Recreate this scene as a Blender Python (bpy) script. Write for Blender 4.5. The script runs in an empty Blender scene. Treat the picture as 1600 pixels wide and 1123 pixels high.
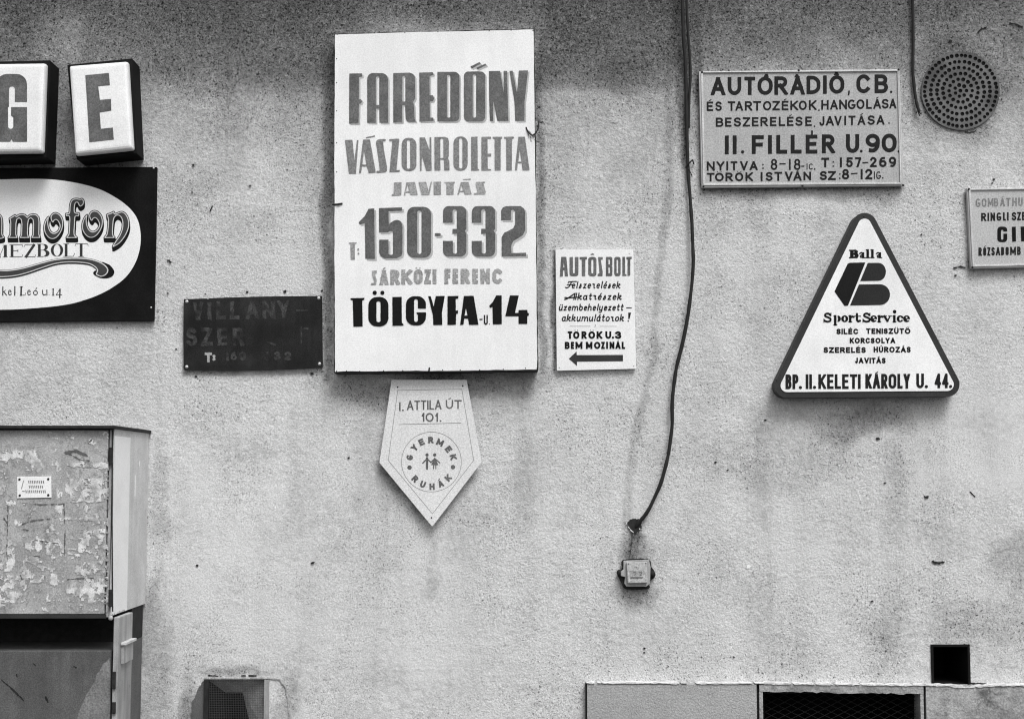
import bpy, math, random
import numpy as np
from mathutils import Matrix, Vector
from mathutils.geometry import tessellate_polygon

random.seed(7)
SC = bpy.context.scene
COL = SC.collection
PI = math.pi

# ------------------------------------------------------------------ camera, sky, sun, exposure
CAM_D, CAM_H = 5.6, 1.6                 # metres from the wall, eye height
FPX = 1600 * 50 / 36.0                  # 50 mm lens, reference frame 1600 x 1123
VPX, VPY = 775.0, 745.0                 # where the wall's normal through the eye meets the frame
TILT = math.atan((VPY - 561.5) / FPX)
YAW = math.atan((800 - VPX) / FPX)
cam_data = bpy.data.cameras.new('camera')
cam_data.lens = 50; cam_data.sensor_width = 36; cam_data.sensor_fit = 'HORIZONTAL'
cam_data.clip_start = 0.05; cam_data.clip_end = 500
cam = bpy.data.objects.new('camera', cam_data); COL.objects.link(cam)
cam.location = (0, -CAM_D, CAM_H)
ROT = Matrix.Rotation(-YAW, 3, 'Z') @ Matrix.Rotation(PI / 2 + TILT, 3, 'X')
cam.rotation_euler = ROT.to_euler()
SC.camera = cam

SUN_DIR = Vector((0.30, -0.62, 1.0)).normalized()
elev = math.asin(SUN_DIR.z); azim = math.atan2(SUN_DIR.x, SUN_DIR.y)
world = bpy.data.worlds.new('World'); SC.world = world; world.use_nodes = True
wn = world.node_tree; wn.nodes.clear()
sky = wn.nodes.new('ShaderNodeTexSky'); sky.sky_type = 'NISHITA'; sky.sun_disc = False
sky.sun_elevation = elev; sky.sun_rotation = azim; sky.dust_density = 5.0; sky.air_density = 1.6
bw = wn.nodes.new('ShaderNodeRGBToBW'); bg = wn.nodes.new('ShaderNodeBackground')
bg.inputs['Strength'].default_value = 0.10
wo = wn.nodes.new('ShaderNodeOutputWorld')
wn.links.new(sky.outputs[0], bw.inputs[0]); wn.links.new(bw.outputs[0], bg.inputs[0]); wn.links.new(bg.outputs[0], wo.inputs[0])
sun_data = bpy.data.lights.new('sun', 'SUN'); sun_data.energy = 1.5; sun_data.angle = math.radians(24)
sun_data.color = (1, 1, 1)
sun = bpy.data.objects.new('sun', sun_data); COL.objects.link(sun)
sun.rotation_euler = SUN_DIR.to_track_quat('Z', 'Y').to_euler(); sun.location = (2, -6, 9)
SC.view_settings.view_transform = 'Standard'; SC.view_settings.look = 'None'
SC.view_settings.gamma = 1; SC.view_settings.use_curve_mapping = False
SC.view_settings.exposure = 0.62
SC.render.engine = 'CYCLES'
SC.cycles.pixel_filter_type = 'BLACKMAN_HARRIS'; SC.cycles.filter_width = 1.15
SC.cycles.max_bounces = 4; SC.cycles.diffuse_bounces = 3

# ------------------------------------------------------------------ measuring: frame position <-> point at distance d in front of the wall
RN = np.array(ROT)
def W(px, py, d=0.0):
    v = RN @ np.array([(px - 800) / FPX, (561.5 - py) / FPX, -1.0])
    t = (CAM_D - d) / v[1]
    return Vector((v[0] * t, -d, CAM_H + v[2] * t))
def Warr(P, d):
    P = np.asarray(P, float)
    v = np.stack([(P[:, 0] - 800) / FPX, (561.5 - P[:, 1]) / FPX, -np.ones(len(P))], 1) @ RN.T
    t = (CAM_D - d) / v[:, 1]
    return np.stack([v[:, 0] * t, np.full(len(P), -d), CAM_H + v[:, 2] * t], 1)
def to_px(x, z):                         # wall point (y = 0) -> frame position
    v = np.stack([x, np.full_like(x, CAM_D), z - CAM_H], -1) @ RN
    return 800 + FPX * v[..., 0] / -v[..., 2], 561.5 - FPX * v[..., 1] / -v[..., 2]

def vnoise(x, y, s, seed=0):             # smooth value noise, -1..1
    rs = np.random.RandomState(seed); T = rs.rand(256, 256) * 2 - 1
    x = np.asarray(x) / s; y = np.asarray(y) / s
    xi = np.floor(x).astype(int); yi = np.floor(y).astype(int)
    fx = x - xi; fy = y - yi; fx = fx * fx * (3 - 2 * fx); fy = fy * fy * (3 - 2 * fy)
    g = lambda a, b: T[a % 256, b % 256]
    return (g(xi, yi) * (1 - fx) + g(xi + 1, yi) * fx) * (1 - fy) + (g(xi, yi + 1) * (1 - fx) + g(xi + 1, yi + 1) * fx) * fy

# ------------------------------------------------------------------ materials
def mat(name, base, rough=0.6, mottle=0.0, mscale=6, grain=0.0, gscale=260, bump=0.0, bscale=120, metal=0.0,
        dirt=0.0, dscale=14, dlevel=0.5, dcol=0.05, streak=0.0, spec=0.5):
    m = bpy.data.materials.new(name); m.use_nodes = True
    nt = m.node_tree; N = nt.nodes; L = nt.links; N.clear()
    out = N.new('ShaderNodeOutputMaterial'); b = N.new('ShaderNodeBsdfPrincipled')
    L.new(b.outputs[0], out.inputs[0])
    b.inputs['Roughness'].default_value = rough; b.inputs['Metallic'].default_value = metal
    b.inputs['Specular IOR Level'].default_value = spec
    geo = N.new('ShaderNodeNewGeometry')
    def noise(scale, detail=3, vec=None, r=0.55):
        n = N.new('ShaderNodeTexNoise'); n.inputs['Scale'].default_value = scale
        n.inputs['Detail'].default_value = detail; n.inputs['Roughness'].default_value = r
        L.new(vec or geo.outputs['Position'], n.inputs['Vector']); return n.outputs[0]
    def math_(op, a, c, clamp=False):
        n = N.new('ShaderNodeMath'); n.operation = op; n.use_clamp = clamp
        for i, q in enumerate((a, c)):
            if isinstance(q, (int, float)): n.inputs[i].default_value = q
            else: L.new(q, n.inputs[i])
        return n.outputs[0]
    def rng(v, a, c, lo, hi, smooth=True):
        n = N.new('ShaderNodeMapRange'); n.interpolation_type = 'SMOOTHSTEP' if smooth else 'LINEAR'
        L.new(v, n.inputs[0])
        for i, q in zip((1, 2, 3, 4), (a, c, lo, hi)): n.inputs[i].default_value = q
        return n.outputs[0]
    val = None
    def mul(f):
        nonlocal val
        val = f if val is None else math_('MULTIPLY', val, f)
    if mottle: mul(rng(noise(mscale, 5), 0.3, 0.7, 1 - mottle, 1 + mottle * 0.6))
    if grain: mul(rng(noise(gscale, 2), 0.25, 0.75, 1 - grain, 1 + grain))
    if streak:
        mp = N.new('ShaderNodeMapping'); mp.inputs['Scale'].default_value = (26, 26, 2.2)
        L.new(geo.outputs['Position'], mp.inputs[0])
        mul(rng(noise(1, 4, mp.outputs[0]), 0.35, 0.65, 1 - streak, 1))
    if dirt: mul(rng(noise(dscale, 6, r=0.7), dlevel, dlevel + 0.12, 1, 1 - dirt))
    if val is not None:
        val = math_('MULTIPLY', val, base)
        c = N.new('ShaderNodeCombineColor')
        for i in range(3): L.new(val, c.inputs[i])
        L.new(c.outputs[0], b.inputs['Base Color'])
    else: b.inputs['Base Color'].default_value = (base, base, base, 1)
    if bump:
        bp = N.new('ShaderNodeBump'); bp.inputs['Strength'].default_value = bump; bp.inputs['Distance'].default_value = 0.004
        L.new(noise(bscale, 4), bp.inputs['Height']); L.new(bp.outputs[0], b.inputs['Normal'])
    m['parts'] = 1
    return m

M = {}
M['board'] = mat('board_white_paint', 0.79, 0.55, 0.06, 5, 0.10, gscale=210, bump=0.10, bscale=60, streak=0.035)
M['enamel'] = mat('white_enamel', 0.80, 0.35, 0.04, 4, 0.10, gscale=210, bump=0.05, bscale=30, streak=0.03)
M['pennant'] = mat('pennant_paint', 0.66, 0.5, 0.05, 5, 0.17, gscale=170, bump=0.05, bscale=30, streak=0.04)
M['lens'] = mat('white_acrylic', 0.82, 0.35, 0.07, 7, 0.10, gscale=210, streak=0.04)
M['panel_grey'] = mat('grey_painted_panel', 0.38, 0.5, 0.08, 6, 0.24, gscale=170, bump=0.10, bscale=60, streak=0.08)
M['alu'] = mat('aluminium_trim', 0.52, 0.4, 0.1, 12, 0.1, metal=0.25, streak=0.12)
M['grey_sign'] = mat('pale_grey_sign', 0.43, 0.5, 0.05, 6, 0.2, gscale=170, bump=0.08, bscale=60)
M['black_panel'] = mat('black_panel', 0.009, 0.8, 0.3, 8, 0.35, spec=0.06)
M['dark_sign'] = mat('dark_faded_sign', 0.021, 0.75, 0.4, 9, 0.5, bump=0.08, streak=0.3, spec=0.15)
M['ghost'] = mat('faded_lettering', 0.037, 0.75, 0.75, 30, 0.5, gscale=200, spec=0.25)
M['housing'] = mat('black_housing', 0.009, 0.75, 0.3, 9, 0.2, spec=0.1)
M['ink'] = mat('black_paint', 0.009, 0.75, 0, 1, 0.4, spec=0.08)
M['ink2'] = mat('dark_paint', 0.015, 0.7, 0.15, 8, 0.3, spec=0.12)
M['letter_dark'] = mat('dark_grey_lettering', 0.104, 0.55, 0.32, 15, 0.38, gscale=190)
M['letter_mid'] = mat('mid_grey_lettering', 0.18, 0.55, 0.12, 12, 0.38, gscale=190)
M['letter_pale'] = mat('pale_grey_lettering', 0.29, 0.55, 0.12, 12, 0.38, gscale=190)
M['shade_pale'] = mat('pale_drop_shade_paint', 0.42, 0.55, 0.1, 12, 0.15)
M['letter_num'] = mat('telephone_number_paint', 0.088, 0.55, 0.25, 12, 0.38, gscale=190)
M['trim_dark'] = mat('dark_grey_trim', 0.031, 0.6, 0.2, 10, 0.3, spec=0.2)
M['logo'] = mat('logo_charcoal', 0.021, 0.6, 0.1, 8, 0.25, spec=0.15)
M['logo2'] = mat('logo_black', 0.010, 0.6, 0.1, 8, 0.3, spec=0.1)
M['art_line'] = mat('light_outline_paint', 0.60, 0.5, 0.05, 8, 0.1)
M['art_fill'] = mat('dark_fill_paint', 0.032, 0.5, 0.2, 20, 0.25)
M['rubber'] = mat('black_rubber_cable', 0.014, 0.7, 0.2, 20, 0.1, spec=0.3)
M['screw'] = mat('zinc_screw', 0.55, 0.35, 0.1, 40, metal=0.4)
M['rust'] = mat('dark_rusty_iron', 0.022, 0.8, 0.3, 40, 0.2, spec=0.2)
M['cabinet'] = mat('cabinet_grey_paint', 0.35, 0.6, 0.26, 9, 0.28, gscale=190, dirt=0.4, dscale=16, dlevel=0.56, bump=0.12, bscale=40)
M['cabinet_side'] = mat('cabinet_side_pale', 0.57, 0.6, 0.12, 9, 0.22, dirt=0.22, dscale=26, dlevel=0.58, bump=0.08, bscale=40, streak=0.1)  # paler grey than the cabinet front
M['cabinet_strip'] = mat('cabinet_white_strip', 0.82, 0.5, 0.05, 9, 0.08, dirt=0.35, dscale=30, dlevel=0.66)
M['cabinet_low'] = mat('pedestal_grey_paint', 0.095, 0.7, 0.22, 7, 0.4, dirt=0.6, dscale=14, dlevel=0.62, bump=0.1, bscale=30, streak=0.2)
M['post'] = mat('post_grey_paint', 0.38, 0.6, 0.2, 10, 0.16, dirt=0.5, dscale=30, dlevel=0.6, streak=0.35)
M['paper'] = mat('torn_paper_residue', 0.54, 0.8, 0.45, 38, 0.2)
M['scratch'] = mat('dark_scratches', 0.10, 0.8, 0.3, 30, 0.2)
M['void'] = mat('black_void', 0.012, 0.9, spec=0.1)
M['niche'] = mat('lit_niche_plaster', 0.40, 0.9, 0.3, 20, 0.3, bump=0.3)
M['mesh'] = mat('wire_mesh', 0.05, 0.6)
M['mesh_dark'] = mat('dark_wire_lattice', 0.014, 0.7, spec=0.2)
M['cement'] = mat('cement_collar', 0.36, 0.9, 0.35, 40, 0.3, bump=0.5)
M['box_grey'] = mat('junction_box_plastic', 0.42, 0.7, 0.3, 45, 0.25, dirt=0.65, dscale=70, dlevel=0.55, bump=.3)
M['vent'] = mat('vent_plate', 0.115, 0.95, 0.5, 7, 0.2, bump=0.25)
M['plinth'] = mat('plinth_stucco', 0.33, 0.9, 0.12, 5, 0.24, gscale=200, bump=0.8, bscale=150, dirt=0.25, dscale=9, dlevel=0.6)
M['plinth_rough'] = mat('plinth_rough_stone', 0.30, 0.9, 0.35, 12, 0.25, gscale=180, bump=1.0, bscale=90, dirt=0.5, dscale=16, dlevel=0.55)
M['ledge'] = mat('skylit_ledge_and_lime', 0.62, 0.9, 0.3, 30, 0.2, bump=0.4)
M['paving'] = mat('asphalt_pavement', 0.10, 0.9, 0.15, 3, 0.3, bump=0.4)
M['road'] = mat('asphalt_road', 0.05, 0.9, 0.15, 3, 0.3, bump=0.4)
M['kerb'] = mat('granite_kerb', 0.28, 0.85, 0.15, 8, 0.3, bump=0.3)

# ------------------------------------------------------------------ object helpers
def thing(name, label, cat, loc, group=None):
    o = bpy.data.objects.new(name, None); COL.objects.link(o); o.location = loc
    o.empty_display_size = 0.1
    o['label'] = label; o['category'] = cat
    if group: o['group'] = group
    return o
def wloc(o):
    l = Vector(o.location)
    return l + wloc(o.parent) if o.parent else l
def make(name, V, F, m, parent=None, bevel=0.0, smooth=False):
    V = np.asarray([tuple(v) for v in V], float)
    if parent is not None: V = V - np.array(wloc(parent))
    me = bpy.data.meshes.new(name); me.from_pydata(V.tolist(), [], [list(map(int, f)) for f in F]); me.validate(); me.update()
    me.materials.append(m)
    if smooth: me.polygons.foreach_set('use_smooth', [True] * len(me.polygons))
    o = bpy.data.objects.new(name, me); COL.objects.link(o)
    if parent is not None: o.parent = parent
    if bevel:
        b = o.modifiers.new('bevel', 'BEVEL'); b.width = bevel; b.segments = 3; b.limit_method = 'ANGLE'
        b.angle_limit = math.radians(40)
    return o
class MB:
    def __init__(s): s.V = []; s.F = []
    def add(s, V, F):
        n = len(s.V); s.V += [tuple(v) for v in V]; s.F += [tuple(i + n for i in f) for f in F]; return s
    def box(s, a, b):
        x0, y0, z0 = a; x1, y1, z1 = b
        V = [(x0, y0, z0), (x1, y0, z0), (x1, y1, z0), (x0, y1, z0), (x0, y0, z1), (x1, y0, z1), (x1, y1, z1), (x0, y1, z1)]
        return s.add(V, [(0, 3, 2, 1), (4, 5, 6, 7), (0, 1, 5, 4), (1, 2, 6, 5), (2, 3, 7, 6), (3, 0, 4, 7)])
    def slab(s, pts, df, db):            # outline measured on the plane d = df, extruded straight back to db
        f = Warr(pts, df); n = len(f); bk = f.copy(); bk[:, 1] = -db
        ar = sum(pts[i][0] * pts[(i + 1) % n][1] - pts[(i + 1) % n][0] * pts[i][1] for i in range(n))
        idx = list(range(n)); 
        front = idx[::-1] if ar > 0 else idx
        V = [tuple(v) for v in f] + [tuple(v) for v in bk]
        F = [tuple(front), tuple(i + n for i in front[::-1])]
        for k in range(n):
            a, b = front[k], front[(k + 1) % n]; F.append((b, a, a + n, b + n))
        return s.add(V, F)
    def tube(s, pts, r, n=8, cap=True):
        pts = [Vector(p) for p in pts]; m = len(pts)
        rs = r if isinstance(r, (list, tuple)) else [r] * m
        V = []; F = []; up = Vector((0.13, -1, 0.07)).normalized()
        for i, p in enumerate(pts):
            t = (pts[min(i + 1, m - 1)] - pts[max(i - 1, 0)]).normalized()
            u = up.cross(t)
            if u.length < 1e-3: u = Vector((1, 0, 0)).cross(t)
            u.normalize(); v = t.cross(u)
            for k in range(n):
                a = 2 * PI * k / n; V.append(p + (u * math.cos(a) + v * math.sin(a)) * rs[i])
        for i in range(m - 1):
            for k in range(n):
                a = i * n + k; b = i * n + (k + 1) % n; F.append((a, b, b + n, a + n))
        if cap: F.append(tuple(range(n))[::-1]); F.append(tuple((m - 1) * n + k for k in range(n)))
        return s.add(V, F)
    def dome(s, c, r, h, n=12, rings=3):  # a screw or nail head facing the street
        c = Vector(c); V = []; F = []
        for j in range(rings):
            a = PI / 2 * j / rings
            for k in range(n):
                V.append(c + Vector((r * math.cos(a) * math.cos(2 * PI * k / n), -h * math.sin(a), r * math.cos(a) * math.sin(2 * PI * k / n))))
        V.append(c + Vector((0, -h, 0)))
        for j in range(rings - 1):
            for k in range(n):
                a = j * n + k; b = j * n + (k + 1) % n; F.append((a, b, b + n, a + n))
        for k in range(n): F.append(((rings - 1) * n + k, (rings - 1) * n + (k + 1) % n, len(V) - 1))
        return s.add(V, F)
    def build(s, name, m, parent=None, bevel=0, smooth=False): return make(name, s.V, s.F, m, parent, bevel, smooth)

def spline(P, n=8, closed=False):
    P = [np.array(p, float) for p in P]; m = len(P); out = []
    rng_ = range(m) if closed else range(m - 1)
    for i in rng_:
        g = (lambda k: P[k % m]) if closed else (lambda k: P[min(max(k, 0), m - 1)])
        a, b, c, d = g(i - 1), g(i), g(i + 1), g(i + 2)
        for k in range(n):
            t = k / n
            out.append(0.5 * ((2 * b) + (c - a) * t + (2 * a - 5 * b + 4 * c - d) * t * t + (3 * b - a - 3 * c + d) * t ** 3))
    if not closed: out.append(P[-1])
    return [tuple(p) for p in out]

# ------------------------------------------------------------------ Ink: outlines of lettering, plates and marks as a distance field, then traced to polygons
def sd_poly(X, Y, P):
    P = np.asarray(P, float); d = np.full(X.shape, 1e18); s = np.ones(X.shape)
    n = len(P)
    for i in range(n):
        ax, ay = P[i]; bx, by = P[i - 1]
        ex, ey = bx - ax, by - ay; wx, wy = X - ax, Y - ay
        L2 = ex * ex + ey * ey
        if L2 < 1e-12: continue
        t = np.clip((wx * ex + wy * ey) / L2, 0, 1)
        d = np.minimum(d, (wx - ex * t) ** 2 + (wy - ey * t) ** 2)
        c1 = Y >= ay; c2 = Y < by; c3 = ex * wy > ey * wx
        s = np.where((c1 & c2 & c3) | (~c1 & ~c2 & ~c3), -s, s)
    return s * np.sqrt(d)
def sd_stroke(X, Y, P, w, round_cap=False, closed=False):
    P = [np.array(p, float) for p in P]; d = np.full(X.shape, 1e9)
    if closed: P = P + [P[0]]
    m = len(P) - 1
    for i in range(m):
        a, b = P[i], P[i + 1]; e = b - a; L = math.hypot(*e)
        if L < 1e-6: continue
        e = e / L; wx, wy = X - a[0], Y - a[1]
        t = wx * e[0] + wy * e[1]; p = np.abs(wx * e[1] - wy * e[0])
        tt = np.clip(t, 0, L); cap = np.hypot(t - tt, p) - w / 2
        if not round_cap and not closed:
            if i == 0: cap = np.where(t < 0, np.maximum(p - w / 2, -t - w / 2), cap)
            if i == m - 1: cap = np.where(t > L, np.maximum(p - w / 2, t - L - w / 2), cap)
        d = np.minimum(d, cap)
    return d
def arc(cx, cy, rx, ry, a0, a1, n=9):
    return [(cx + rx * math.cos(math.radians(a0 + (a1 - a0) * i / n)), cy + ry * math.sin(math.radians(a0 + (a1 - a0) * i / n))) for i in range(n + 1)]
def rc(x0, y0, x1, y1, tl, tr=None, br=None, bl=None):     # rectangle with its own radius at each corner, y down
    if tr is None: tr = br = bl = tl
    P = []
    for cx, cy, r, a in ((x0 + tl, y0 + tl, tl, 180), (x1 - tr, y0 + tr, tr, 270), (x1 - br, y1 - br, br, 0), (x0 + bl, y1 - bl, bl, 90)):
        P += arc(cx, cy, r, r, a, a + 90, 5) if r > 0 else [(cx, cy)]
    return P
def circ(cx, cy, r, n=20): return arc(cx, cy, r, r, 0, 360 - 360 / n, n - 1)
def Z(ox, oy, s): return lambda P: [(ox + x / s, oy + y / s) for x, y in P]

class Ink:
    def __init__(s, x0, y0, x1, y1, res=0.4):
        s.res = res; s.x0, s.y0 = x0, y0
        s.nx = int((x1 - x0) / res) + 2; s.ny = int((y1 - y0) / res) + 2
        s.D = np.full((s.ny, s.nx), 50.0)
    def win(s, bb, pad=6):
        r = s.res
        i0 = max(0, int((bb[0] - pad - s.x0) / r)); i1 = min(s.nx, int((bb[2] + pad - s.x0) / r) + 2)
        j0 = max(0, int((bb[1] - pad - s.y0) / r)); j1 = min(s.ny, int((bb[3] + pad - s.y0) / r) + 2)
        X, Y = np.meshgrid(s.x0 + np.arange(i0, i1) * r, s.y0 + np.arange(j0, j1) * r)
        return (slice(j0, j1), slice(i0, i1)), X, Y
    @staticmethod
    def bbox(P, w=0):
        xs = [p[0] for p in P]; ys = [p[1] for p in P]; return (min(xs) - w, min(ys) - w, max(xs) + w, max(ys) + w)
    def letter(s, shapes):
        """shapes: ('+'|'-', points, radius) polygons, or ('s', points, width, roundcap) strokes, ('c', clip polygon)"""
        bb = None
        for q in shapes:
            if q[0] in '+s':
                b = s.bbox(q[1], q[2] if q[0] == 's' else (q[2] if len(q) > 2 else 0))
                bb = b if bb is None else (min(bb[0], b[0]), min(bb[1], b[1]), max(bb[2], b[2]), max(bb[3], b[3]))
        sl, X, Y = s.win(bb)
        if X.size == 0: return s
        d = np.full(X.shape, 50.0)
        for q in shapes:
            if q[0] == '+': d = np.minimum(d, sd_poly(X, Y, q[1]) - (q[2] if len(q) > 2 else 0))
            elif q[0] == '-': d = np.maximum(d, -sd_poly(X, Y, q[1]))
            elif q[0] == 's': d = np.minimum(d, sd_stroke(X, Y, q[1], q[2], q[3] if len(q) > 3 else False, q[4] if len(q) > 4 else False))
            elif q[0] == 'c': d = np.maximum(d, sd_poly(X, Y, q[1]))
        s.D[sl] = np.minimum(s.D[sl], d); return s
    def poly(s, P, r=0): return s.letter([('+', P, r)])
    def stroke(s, P, w, rcap=True, closed=False): return s.letter([('s', P, w, rcap, closed)])
    def rough(s, amp, scale, seed=1):
        Y, X = np.mgrid[0:s.ny, 0:s.nx] * s.res
        s.D = s.D + amp * (vnoise(X, Y, scale, seed) + 0.5 * vnoise(X, Y, scale / 2.3, seed + 5)); return s
    def shifted(s, dx, dy, grow=0.0):
        t = Ink.__new__(Ink); t.res = s.res; t.x0 = s.x0 + dx; t.y0 = s.y0 + dy; t.nx, t.ny = s.nx, s.ny; t.D = s.D - grow; return t
    def swept(s, dx, dy, n, grow=0.0):
        t = s.shifted(0, 0, grow); D = t.D.copy()
        for k in range(1, n + 1):
            ox = int(round(dx * k / n / s.res)); oy = int(round(dy * k / n / s.res))
            R = np.full_like(D, 50.0)
            h, w = D.shape
            R[max(0, oy):h + min(0, oy), max(0, ox):w + min(0, ox)] = t.D[max(0, -oy):h + min(0, -oy), max(0, -ox):w + min(0, -ox)]
            D = np.minimum(D, R)
        t.D = D; return t
    def contours(s, level=0.0):
        D = np.pad(s.D - level, 1, constant_values=5.0); ins = D < 0
        h, w = D.shape; H = {}
        a = ins[:-1, :-1]; b = ins[:-1, 1:]; c = ins[1:, 1:]; d = ins[1:, :-1]
        code = a * 1 + b * 2 + c * 4 + d * 8
        jj, ii = np.nonzero((code > 0) & (code < 15))
        nxt = {}
        # edges: T=(j,i,0) between (j,i)-(j,i+1); L=(j,i,1) between (j,i)-(j+1,i)
        def E(j, i, k):
            return ((j, i, 0), (j, i + 1, 1), (j + 1, i, 0), (j, i, 1))[k]   # top, right, bottom, left
        # direction: inside on the left hand when y is down
        T = {1: [(3, 0)], 2: [(0, 1)], 3: [(3, 1)], 4: [(1, 2)], 5: [(3, 0), (1, 2)], 6: [(0, 2)], 7: [(3, 2)], 8: [(2, 3)], 9: [(2, 0)],
             10: [(0, 1), (2, 3)], 11: [(2, 1)], 12: [(1, 3)], 13: [(1, 0)], 14: [(0, 3)]}
        for j, i in zip(jj.tolist(), ii.tolist()):
            for p, q in T[int(code[j, i])]: nxt[E(j, i, p)] = E(j, i, q)
        def pt(e):
            j, i, k = e; v0 = D[j, i]; v1 = D[j, i + 1] if k == 0 else D[j + 1, i]
            t = v0 / (v0 - v1)
            x = i + (t if k == 0 else 0); y = j + (0 if k == 0 else t)
            return (s.x0 + (x - 1) * s.res, s.y0 + (y - 1) * s.res)
        loops = []
        while nxt:
            st, cur = nxt.popitem(); L = [pt(st)]
            while cur != st:
                L.append(pt(cur))
                n_ = nxt.pop(cur, None)
                if n_ is None: break
                cur = n_
            if len(L) >= 4: loops.append(L)
        return loops
    def regions(s, tol=0.05, amin=0.25, level=0.0):
        out = []; holes = []
        for L in s.contours(level):
            P = rdp_loop(np.array(L), tol)
            if len(P) < 3: continue
            x, y = P[:, 0], P[:, 1]; A = 0.5 * np.sum(x * np.roll(y, -1) - np.roll(x, -1) * y)
            if abs(A) < amin: continue
            (out if A * ORI > 0 else holes).append((abs(A), P))
        out.sort(key=lambda q: q[0]); R = [[P, []] for _, P in out]
        for _, Hh in holes:
            p = Hh[0]
            for r in R:
                b = r[0]
                if b[:, 0].min() <= p[0] <= b[:, 0].max() and b[:, 1].min() <= p[1] <= b[:, 1].max() and inside(p, b):
                    r[1].append(Hh); break
        return R
ORI = 1
def inside(p, P):
    x, y = p; c = False; n = len(P)
    x1, y1 = P[:, 0], P[:, 1]; x2, y2 = np.roll(x1, 1), np.roll(y1, 1)
    k = ((y1 > y) != (y2 > y)); 
    with np.errstate(divide='ignore', invalid='ignore'):
        xi = (x2 - x1) * (y - y1) / (y2 - y1) + x1
    return (np.sum(k & (x < xi)) % 2) == 1
def rdp_loop(P, tol):
    n = len(P); keep = np.zeros(n, bool)
    i0 = 0; i1 = int(np.argmax(np.hypot(*(P - P[0]).T)))
    if i1 == 0: return P[:1]
    Q = np.vstack([P, P[:1]]); K = np.zeros(n + 1, bool); K[[0, i1, n]] = True
    st = [(0, i1), (i1, n)]
    while st:
        a, b = st.pop()
        if b - a < 2: continue
        e = Q[b] - Q[a]; L = math.hypot(*e)
        w = Q[a + 1:b] - Q[a]
        d = np.abs(w[:, 0] * e[1] - w[:, 1] * e[0]) / L if L > 1e-9 else np.hypot(w[:, 0], w[:, 1])
        k = int(np.argmax(d))
        if d[k] > tol: K[a + 1 + k] = True; st += [(a, a + 1 + k), (a + 1 + k, b)]
    return Q[:-1][K[:-1]]
# which winding is an outline: test once on a disc
_t = Ink(0, 0, 10, 10); _t.poly(circ(5, 5, 3)); _L = np.array(_t.contours()[0])
ORI = 1 if np.sum(_L[:, 0] * np.roll(_L[:, 1], -1) - np.roll(_L[:, 0], -1) * _L[:, 1]) > 0 else -1

def ink_obj(name, ink, d, m, parent, thick=0.0, tol=0.05, kind=None, bevel=0, amin=0.25, label=None, rows=None, rowtilt=0.0):
    """flat print at distance d, or a plate of the given thickness whose front is at d"""
    regs = ink.regions(tol, amin)
    if not kind and not thick and len(regs) > 1:          # words and marks that stand apart become parts of their own
        bb = np.array([[r[0][:, 0].min(), r[0][:, 1].min(), r[0][:, 0].max(), r[0][:, 1].max()] for r in regs])
        sz = np.maximum(np.hypot(bb[:, 2] - bb[:, 0], bb[:, 3] - bb[:, 1]), .1); grp = list(range(len(regs)))
        def root(a_):
            while grp[a_] != a_: a_ = grp[a_]
            return a_
        for a_ in range(len(regs)):
            for b_ in range(a_):
                gx = max(bb[a_, 0], bb[b_, 0]) - min(bb[a_, 2], bb[b_, 2]); gy = max(bb[a_, 1], bb[b_, 1]) - min(bb[a_, 3], bb[b_, 3])
                if math.hypot(max(gx, 0), max(gy, 0)) < .42 * max(sz[a_], sz[b_]): grp[root(a_)] = root(b_)
        gs_ = {}
        for a_ in range(len(regs)): gs_.setdefault(root(a_), []).append(regs[a_])
    else: gs_ = {0: regs}
    for part_ in gs_.values(): o = ink_mesh(name, part_, d, m, parent, thick, kind, bevel, label)
    return o
def ink_mesh(name, regs, d, m, parent, thick, kind, bevel, label):
    V = []; F = []
    for outer, holes in regs:
        loops = [outer] + holes
        vl = [[Vector((p[0], p[1], 0)) for p in L] for L in loops]
        tris = tessellate_polygon(vl); P = np.vstack(loops)
        n0 = len(V); f = Warr(P, d); V += [tuple(v) for v in f]
        for t in tris:
            a, b, c = t
            A = (P[b][0] - P[a][0]) * (P[c][1] - P[a][1]) - (P[c][0] - P[a][0]) * (P[b][1] - P[a][1])
            if abs(A) < 1e-9: continue
            F.append((n0 + a, n0 + b, n0 + c) if A < 0 else (n0 + a, n0 + c, n0 + b))
        if thick:
            bk = f.copy(); bk[:, 1] = -(d - thick); n1 = len(V); V += [tuple(v) for v in bk]
            k = 0
            for L in loops:
                n = len(L)
                for i in range(n):
                    a, b = k + i, k + (i + 1) % n
                    F.append((n0 + a, n0 + b, n1 + b, n1 + a) if ORI > 0 else (n0 + b, n0 + a, n1 + a, n1 + b))
                k += n
    o = make(name, V, F, m, parent, bevel)
    if kind: o['kind'] = kind
    if label: o['label'] = label
    return o

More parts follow.
